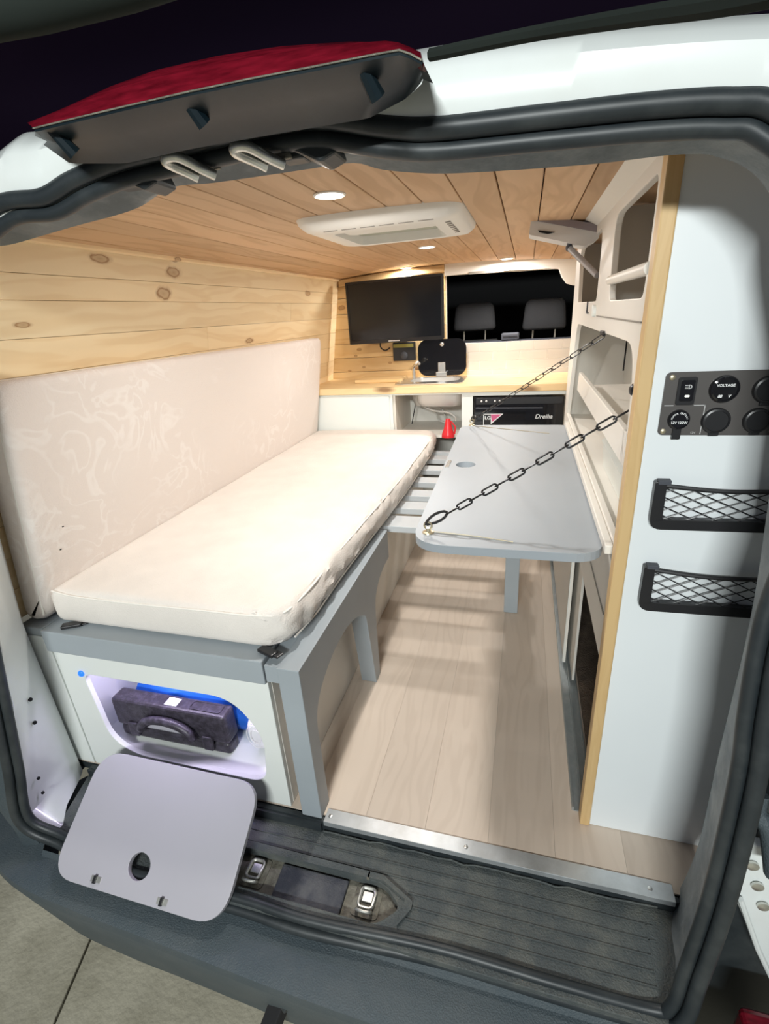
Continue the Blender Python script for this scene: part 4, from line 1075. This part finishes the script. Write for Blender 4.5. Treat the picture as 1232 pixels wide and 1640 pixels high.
m = MB(); m.box(.44, .72, .73, .76, -.45, 1.25); m.build('inner_skin', M['rubber'], t)
a = RB(1222, 1708, .55)
t = thing('tail_lamp', 'red tail lamp at the lower right corner of the van', 'lamp', (a.x, .55, a.z-.08))
m = MB(); m.box(a.x-.012, a.x+.10, .545, .63, a.z-.12, a.z+.008); m.build('lens', M['redlens'], t, bevel=.012, seg=3)

# ------------------------------------------------ sill
sl = thing('sill_step', 'dirty ribbed black plastic step along the rear sill', 'sill', (-.42, .67, -.04))
SZ = -.035
rec = rpoly([(-.640, .596), (-.262, .596), (-.215, .640), (-.262, .680), (-.640, .680)], [.01, .02, .02, .02, .01], 5)
out = [(-1.17, .605), (-1.10, .583), (-.96, .560), (-.62, .560), (-.3, .563), (.30, .563), (.345, .585), (.385, .768), (-1.22, .768)]
m = MB(); m.plate(out, [rec], 'z', SZ-.02, SZ); m.build('step_cover', M['sill'], sl, bevel=.002)
for y in (.620, .645, .672, .700, .728):
    if y < .69: MB().box(-.205+.0*y, .30, y, y+.0025, SZ, SZ+.0022).build('rib', M['sill'], sl)
    else: MB().box(-1.15, .315, y, y+.0025, SZ, SZ+.0022).build('rib', M['sill'], sl)
MB().box(.300, .3025, .62, .73, SZ, SZ+.0022).build('rib', M['sill'], sl)
m = MB(); m.plate([(-.66, .590), (-.24, .590), (-.20, .640), (-.24, .695), (-.66, .695)], [], 'z', SZ-.030, SZ-.0215); m.build('recess_floor', M['dirty'], sl)
m = MB(); m.plate(rpoly([(-.66, .684), (-.62, .696), (-.27, .694), (-.19, .655), (-.19, .64), (-.215, .60), (-.208, .655), (-.265, .681), (-.66, .677)], .004), [], 'z', SZ, SZ+.008); m.build('recess_lip', M['sill'], sl, bevel=.003)
# front upstand of the floor
m = MB(); m.box(-1.20, .37, .769, .781, -.04, -.002); m.build('floor_upstand', M['rubber'], sl)
m = MB()
rnd = random.Random(3); x = -.45
pth = []
while x < .36: pth.append((x, .764+rnd.uniform(-.003, .003), SZ+.004+rnd.uniform(-.003, .004))); x += .03
m.tube(pth, .0022, 6); m.build('torn_edge', M['sill'], sl, smooth=True)
MB().box(-1.21, -.455, .762, .783, -.034, -.006).build('foot_strip', M['rubber'], sl)
# centre cover and strikers
ctr = [P(x, y, 'z', -.055) for x, y in ((455, 1385), (560, 1413), (540, 1478), (430, 1449))]
m = MB(); m.plate([(p.x, p.y) for p in ctr], [], 'z', -.060, -.048); m.build('centre_cover', M['coverblue'], sl, bevel=.003)
def striker(cx, cy, lab):
    t = thing('latch_striker', lab, 'striker', (cx, cy, -.058), None)
    m = MB(); m.plate(rrect(cx-.032, cx+.032, cy-.032, cy+.036, .01), [], 'z', -.0565, -.0545); m.build('base_plate', M['dirty'], t)
    lp = [(cx+u, cy+v+.004, -.047) for u, v in rrect(-.017, .017, -.020, .022, .009, 4)]
    m = MB(); m.tube(lp, .0038, 8, closed=True); m.build('loop', M['chrome'], t, smooth=True)
    m = MB(); m.tube(catmull([(cx-.016, cy-.018, -.052), (cx-.016, cy-.026, -.040), (cx+.0, cy-.029, -.037), (cx+.016, cy-.026, -.040), (cx+.016, cy-.018, -.052)], 5), .0035, 8); m.build('hoop', M['chrome'], t, smooth=True)
    m = MB(); m.box(cx-.012, cx+.012, cy-.002, cy+.020, -.0545, -.050); m.build('inner_plate', M['steel'], t, bevel=.001)
p = P(410, 1392, 'z', -.05); q_ = P(588, 1440, 'z', -.05)
striker(p.x, p.y-.006, 'chrome latch striker in the sill nearer the grey hatch lid')
striker(q_.x, q_.y-.004, 'chrome latch striker in the sill right of the centre cover')
# small clip on the sill
p = P(592, 1402, 'z', SZ)
m = MB(); m.box(p.x-.004, p.x+.004, p.y-.012, p.y+.006, SZ, SZ+.008); m.build('clip', M['dirty'], sl, bevel=.002)
# aluminium threshold
t = thing('threshold_strip', 'aluminium threshold strip with screws along the rear edge of the vinyl floor', 'threshold', (-.05, .785, 0))
m = MB(); m.plate([(.765, -.012), (.768, -.012), (.768, .0015), (.802, .0015), (.802, .0035), (.765, .0035)], [], 'x', -.448, .362); m.build('profile', M['alu'], t, bevel=.0008)
for x in (-.435, -.085, .315):
    m = MB(); m.lathe([(.005, 0), (.005, .0012), (.003, .002), (0, .0016)], (x, .782, .0036), (0,0,1), 14); m.build('screw', M['steel'], t, smooth=True)

# ------------------------------------------------ bumper
t = thing('bumper', 'dark grey plastic rear bumper curving round the van', 'bumper', (-.4, .5, -.5))
rows = []
bo = [(-1.62, .90), (-1.52, .66), (-1.40, .56), (-1.22, .498), (-1.0, .480), (-.785, .474), (-.45, .463), (-.18, .460), (.10, .462), (.35, .468), (.52, .50), (.60, .58)]
for (x, y) in catmull([(a, b, 0) for a, b in bo], 5) and [(p.x, p.y) for p in catmull([(a, b, 0) for a, b in bo], 5)]:
    # inner edge of the top surface
    if x < -1.18:
        k = min(1, (-1.18-x)/.4); xi = max(x+.02, -1.215-.06*k); yi = .60 + .14*k if x > -1.5 else .9
        zi = -.045+.0*k
    else: xi = x; yi = .566; zi = -.060
    xi = min(xi, .40)
    zt2 = -.082
    nrm = Vector((0, -1, 0))
    rows.append([Vector((xi, yi, zi)), Vector((xi*.9+x*.1, yi*.9+y*.1, zi-.014)), Vector((xi*.65+x*.35, yi*.65+y*.35, -.078)), Vector((xi*.2+x*.8, yi*.2+y*.8, zt2)), Vector((x, y, zt2-.010)), Vector((x, y-.003, zt2-.03)), Vector((x*.995, y+.02, -.22)), Vector((x*.99, y+.06, -.40)), Vector((x*.98, y+.12, -.42))])
m = MB(); m.loft(rows, closed=False, cap=False); m.build('bumper_skin', M['bumper'], t, smooth=True)
# raised side wing at the left of the opening
rows = []
for k in range(12):
    z = -.10 + .06*k
    i = min(range(NS), key=lambda i: abs(SL[i].z-max(.0, z)) + (10 if SL[i].x > -.9 else 0)); sx = SL[i].x; sy = SL[i].y
    rows.append([Vector((sx-.008, sy, z)), Vector((sx-.05, sy-.012, z)), Vector((sx-.11, sy+.01, z)), Vector((sx-.20, sy+.10, z)), Vector((sx-.24, sy+.25, z))])
m = MB(); m.loft(rows, closed=False, cap=False); m.build('side_wing', M['bumper'], t, smooth=True)
# tow bar
p0, p1 = P(460, 1575, 'z', -.22), P(420, 1680, 'z', -.34)
t = thing('tow_bar', 'dark steel bar sticking out below the bumper', 'tow bar', (p0.x, p0.y, -.6))
Mx = Matrix.Translation(p0)
m = MB(); d_ = (p1-p0); L_ = d_.length; Rm = d_.to_track_quat('Y', 'Z').to_matrix().to_4x4()
m.box(-.020, .020, -.05, L_, -.015, .015, Matrix.Translation(p0) @ Rm); m.build('bar', M['blackmat'], t, bevel=.003)
m = MB(); m.box(-.032, .034, -.05, .035, -.012, .017, Matrix.Translation(p0) @ Rm); m.build('bracket', M['rubber'], t, bevel=.003)

# ------------------------------------------------ latch hooks and brackets under the roof edge
def roof_hook(dx, dy, lab):
    Q = lambda x, y, v: P(x+dx, y+dy, 'y', v)
    t = thing('roof_latch', lab, 'latch', tuple(Q(300, 268, .74)), None)
    m = MB(); m.tube(catmull([Q(318, 285, .726), Q(300, 276, .716), Q(279, 267, .703), Q(266, 260, .692), Q(266, 253, .688), Q(280, 250.5, .690), Q(296, 256, .698), Q(322, 270, .712), Q(345, 281, .726)], 5), .0066, 10); m.build('hoop', M['chrome'], t, smooth=True)
    c = Q(325, 271, .74)
    m = MB(); m.plate([(c.x-.03, c.z-.008), (c.x+.035, c.z-.006), (c.x+.028, c.z+.018), (c.x-.018, c.z+.02)], [], 'y', .728, .734); m.build('mount_plate', M['dirty'], t, bevel=.002)
roof_hook(0, 0, 'chrome latch hoop under the roof edge, the left one of the pair')
roof_hook(110, -17, 'chrome latch hoop under the roof edge, the right one of the pair')
def rubber_stop(px, py, lab):
    c = P(px, py, 'y', .76)
    t = thing('rubber_stop', lab, 'buffer', tuple(c))
    m = MB(); m.plate([(c.x-.034, c.z+.006), (c.x+.030, c.z+.014), (c.x+.040, c.z-.010), (c.x+.016, c.z-.018)], [], 'y', .725, .775); m.build('block', M['rubber'], t, bevel=.004)
    MB().box(c.x-.048, c.x-.012, .740, .770, c.z-.006, c.z+.010).build('foot', M['rubber'], t, bevel=.003)
rubber_stop(238, 293, 'black rubber stop under the roof edge left of the latch hoops')
rubber_stop(508, 248, 'black rubber stop under the roof edge right of the latch hoops')

# ------------------------------------------------ third brake light
t = thing('brake_light', 'high red brake light in a dirty black housing above the opening', 'brake light', (-.36, .62, 1.40))
def samp(tab, n, y):
    pts = rs_open([P(a, b, 'y', y) for a, b in tab], n); return pts
NB = 40
back = samp([(70, 232), (112, 262), (200, 262), (300, 240), (400, 222), (500, 205), (590, 190), (662, 152), (672, 120)], NB, .66)
ridge = samp([(54, 206), (120, 190), (200, 171), (300, 148), (400, 127), (500, 108), (600, 88), (645, 80), (676, 97)], NB, .575)
lens = samp([(53, 203), (110, 172), (180, 140), (250, 115), (350, 92), (450, 77), (560, 69), (620, 70), (677, 94)], NB, .60)
rear = [p + Vector((0, .06, 0)) for p in lens]
m = MB()
rr_ = []
for k in range(NB):
    b_, r_ = back[k], ridge[k]
    rr_.append([b_, b_.lerp(r_, .40)+Vector((0, .010, .0)), b_.lerp(r_, .50)+Vector((0, -.006, 0)), r_+Vector((0, .001, -.003)), r_+Vector((0, 0, 0)), rear[k], b_+Vector((0, .04, .02))])
m.loft(rr_, closed=True, cap=True); m.build('housing', M['housing'], t, smooth=True)
m = MB(); m.loft([[ridge[k]+Vector((0, -.001, .001)), ridge[k].lerp(lens[k], .5)+Vector((0, -.007, .003)), lens[k]+Vector((0, -.001, .001)), lens[k]+Vector((0, .02, -.004)), ridge[k]+Vector((0, .02, .001))] for k in range(NB)], closed=True, cap=True); m.build('lens', M['redlens'], t, smooth=True)
m = MB(); m.tube([p+Vector((0, -.001, 0)) for p in ridge], .0009, 6); m.build('gasket', M['dirty'], t, smooth=True)
for (px, py) in ((590, 125), (308, 172), (98, 222)):
    c = P(px, py, 'y', .600)
    m = MB(); m.tube([c+Vector((-.006, -.010, .012)), c+Vector((.006, .01, -.014))], [.006, .009], 8); m.build('rib', M['housing'], t, smooth=True)

# ------------------------------------------------ raised tailgate overhead
dg = sempty('door_1')
m = MB()
def TG(x, y, z): return Vector((x, y, z))
rows = []
for k in range(13):
    u = k/12; y = .80 - 1.15*u; z = 1.50 + .42*u - .12*u*u
    rows.append([TG(x, y, z + (.0 if -1.05 < x < .3 else -.02) - .05*((x+.42)/.9)**2) for x in [-1.6+.1*j for j in range(24)]])
m.loft(rows, closed=False, cap=False); m.build('inner_skin', M['tail'], dg, smooth=True)
m = MB(); m.tube(catmull([P(690, 88, 'y', .45), P(850, 55, 'y', .40), P(1000, 30, 'y', .33), P(1150, 8, 'y', .27), P(1260, -15, 'y', .24)], 6), .004, 8); m.build('stiffener', M['tailgrey'], dg, smooth=True)
m = MB(); m.tube([P(-80, 28, 'y', .3), P(60, 0, 'y', .3), P(200, -38, 'y', .3), P(320, -80, 'y', .3)], .014, 12); m.build('frame_edge', M['tailgrey'], dg, smooth=True)
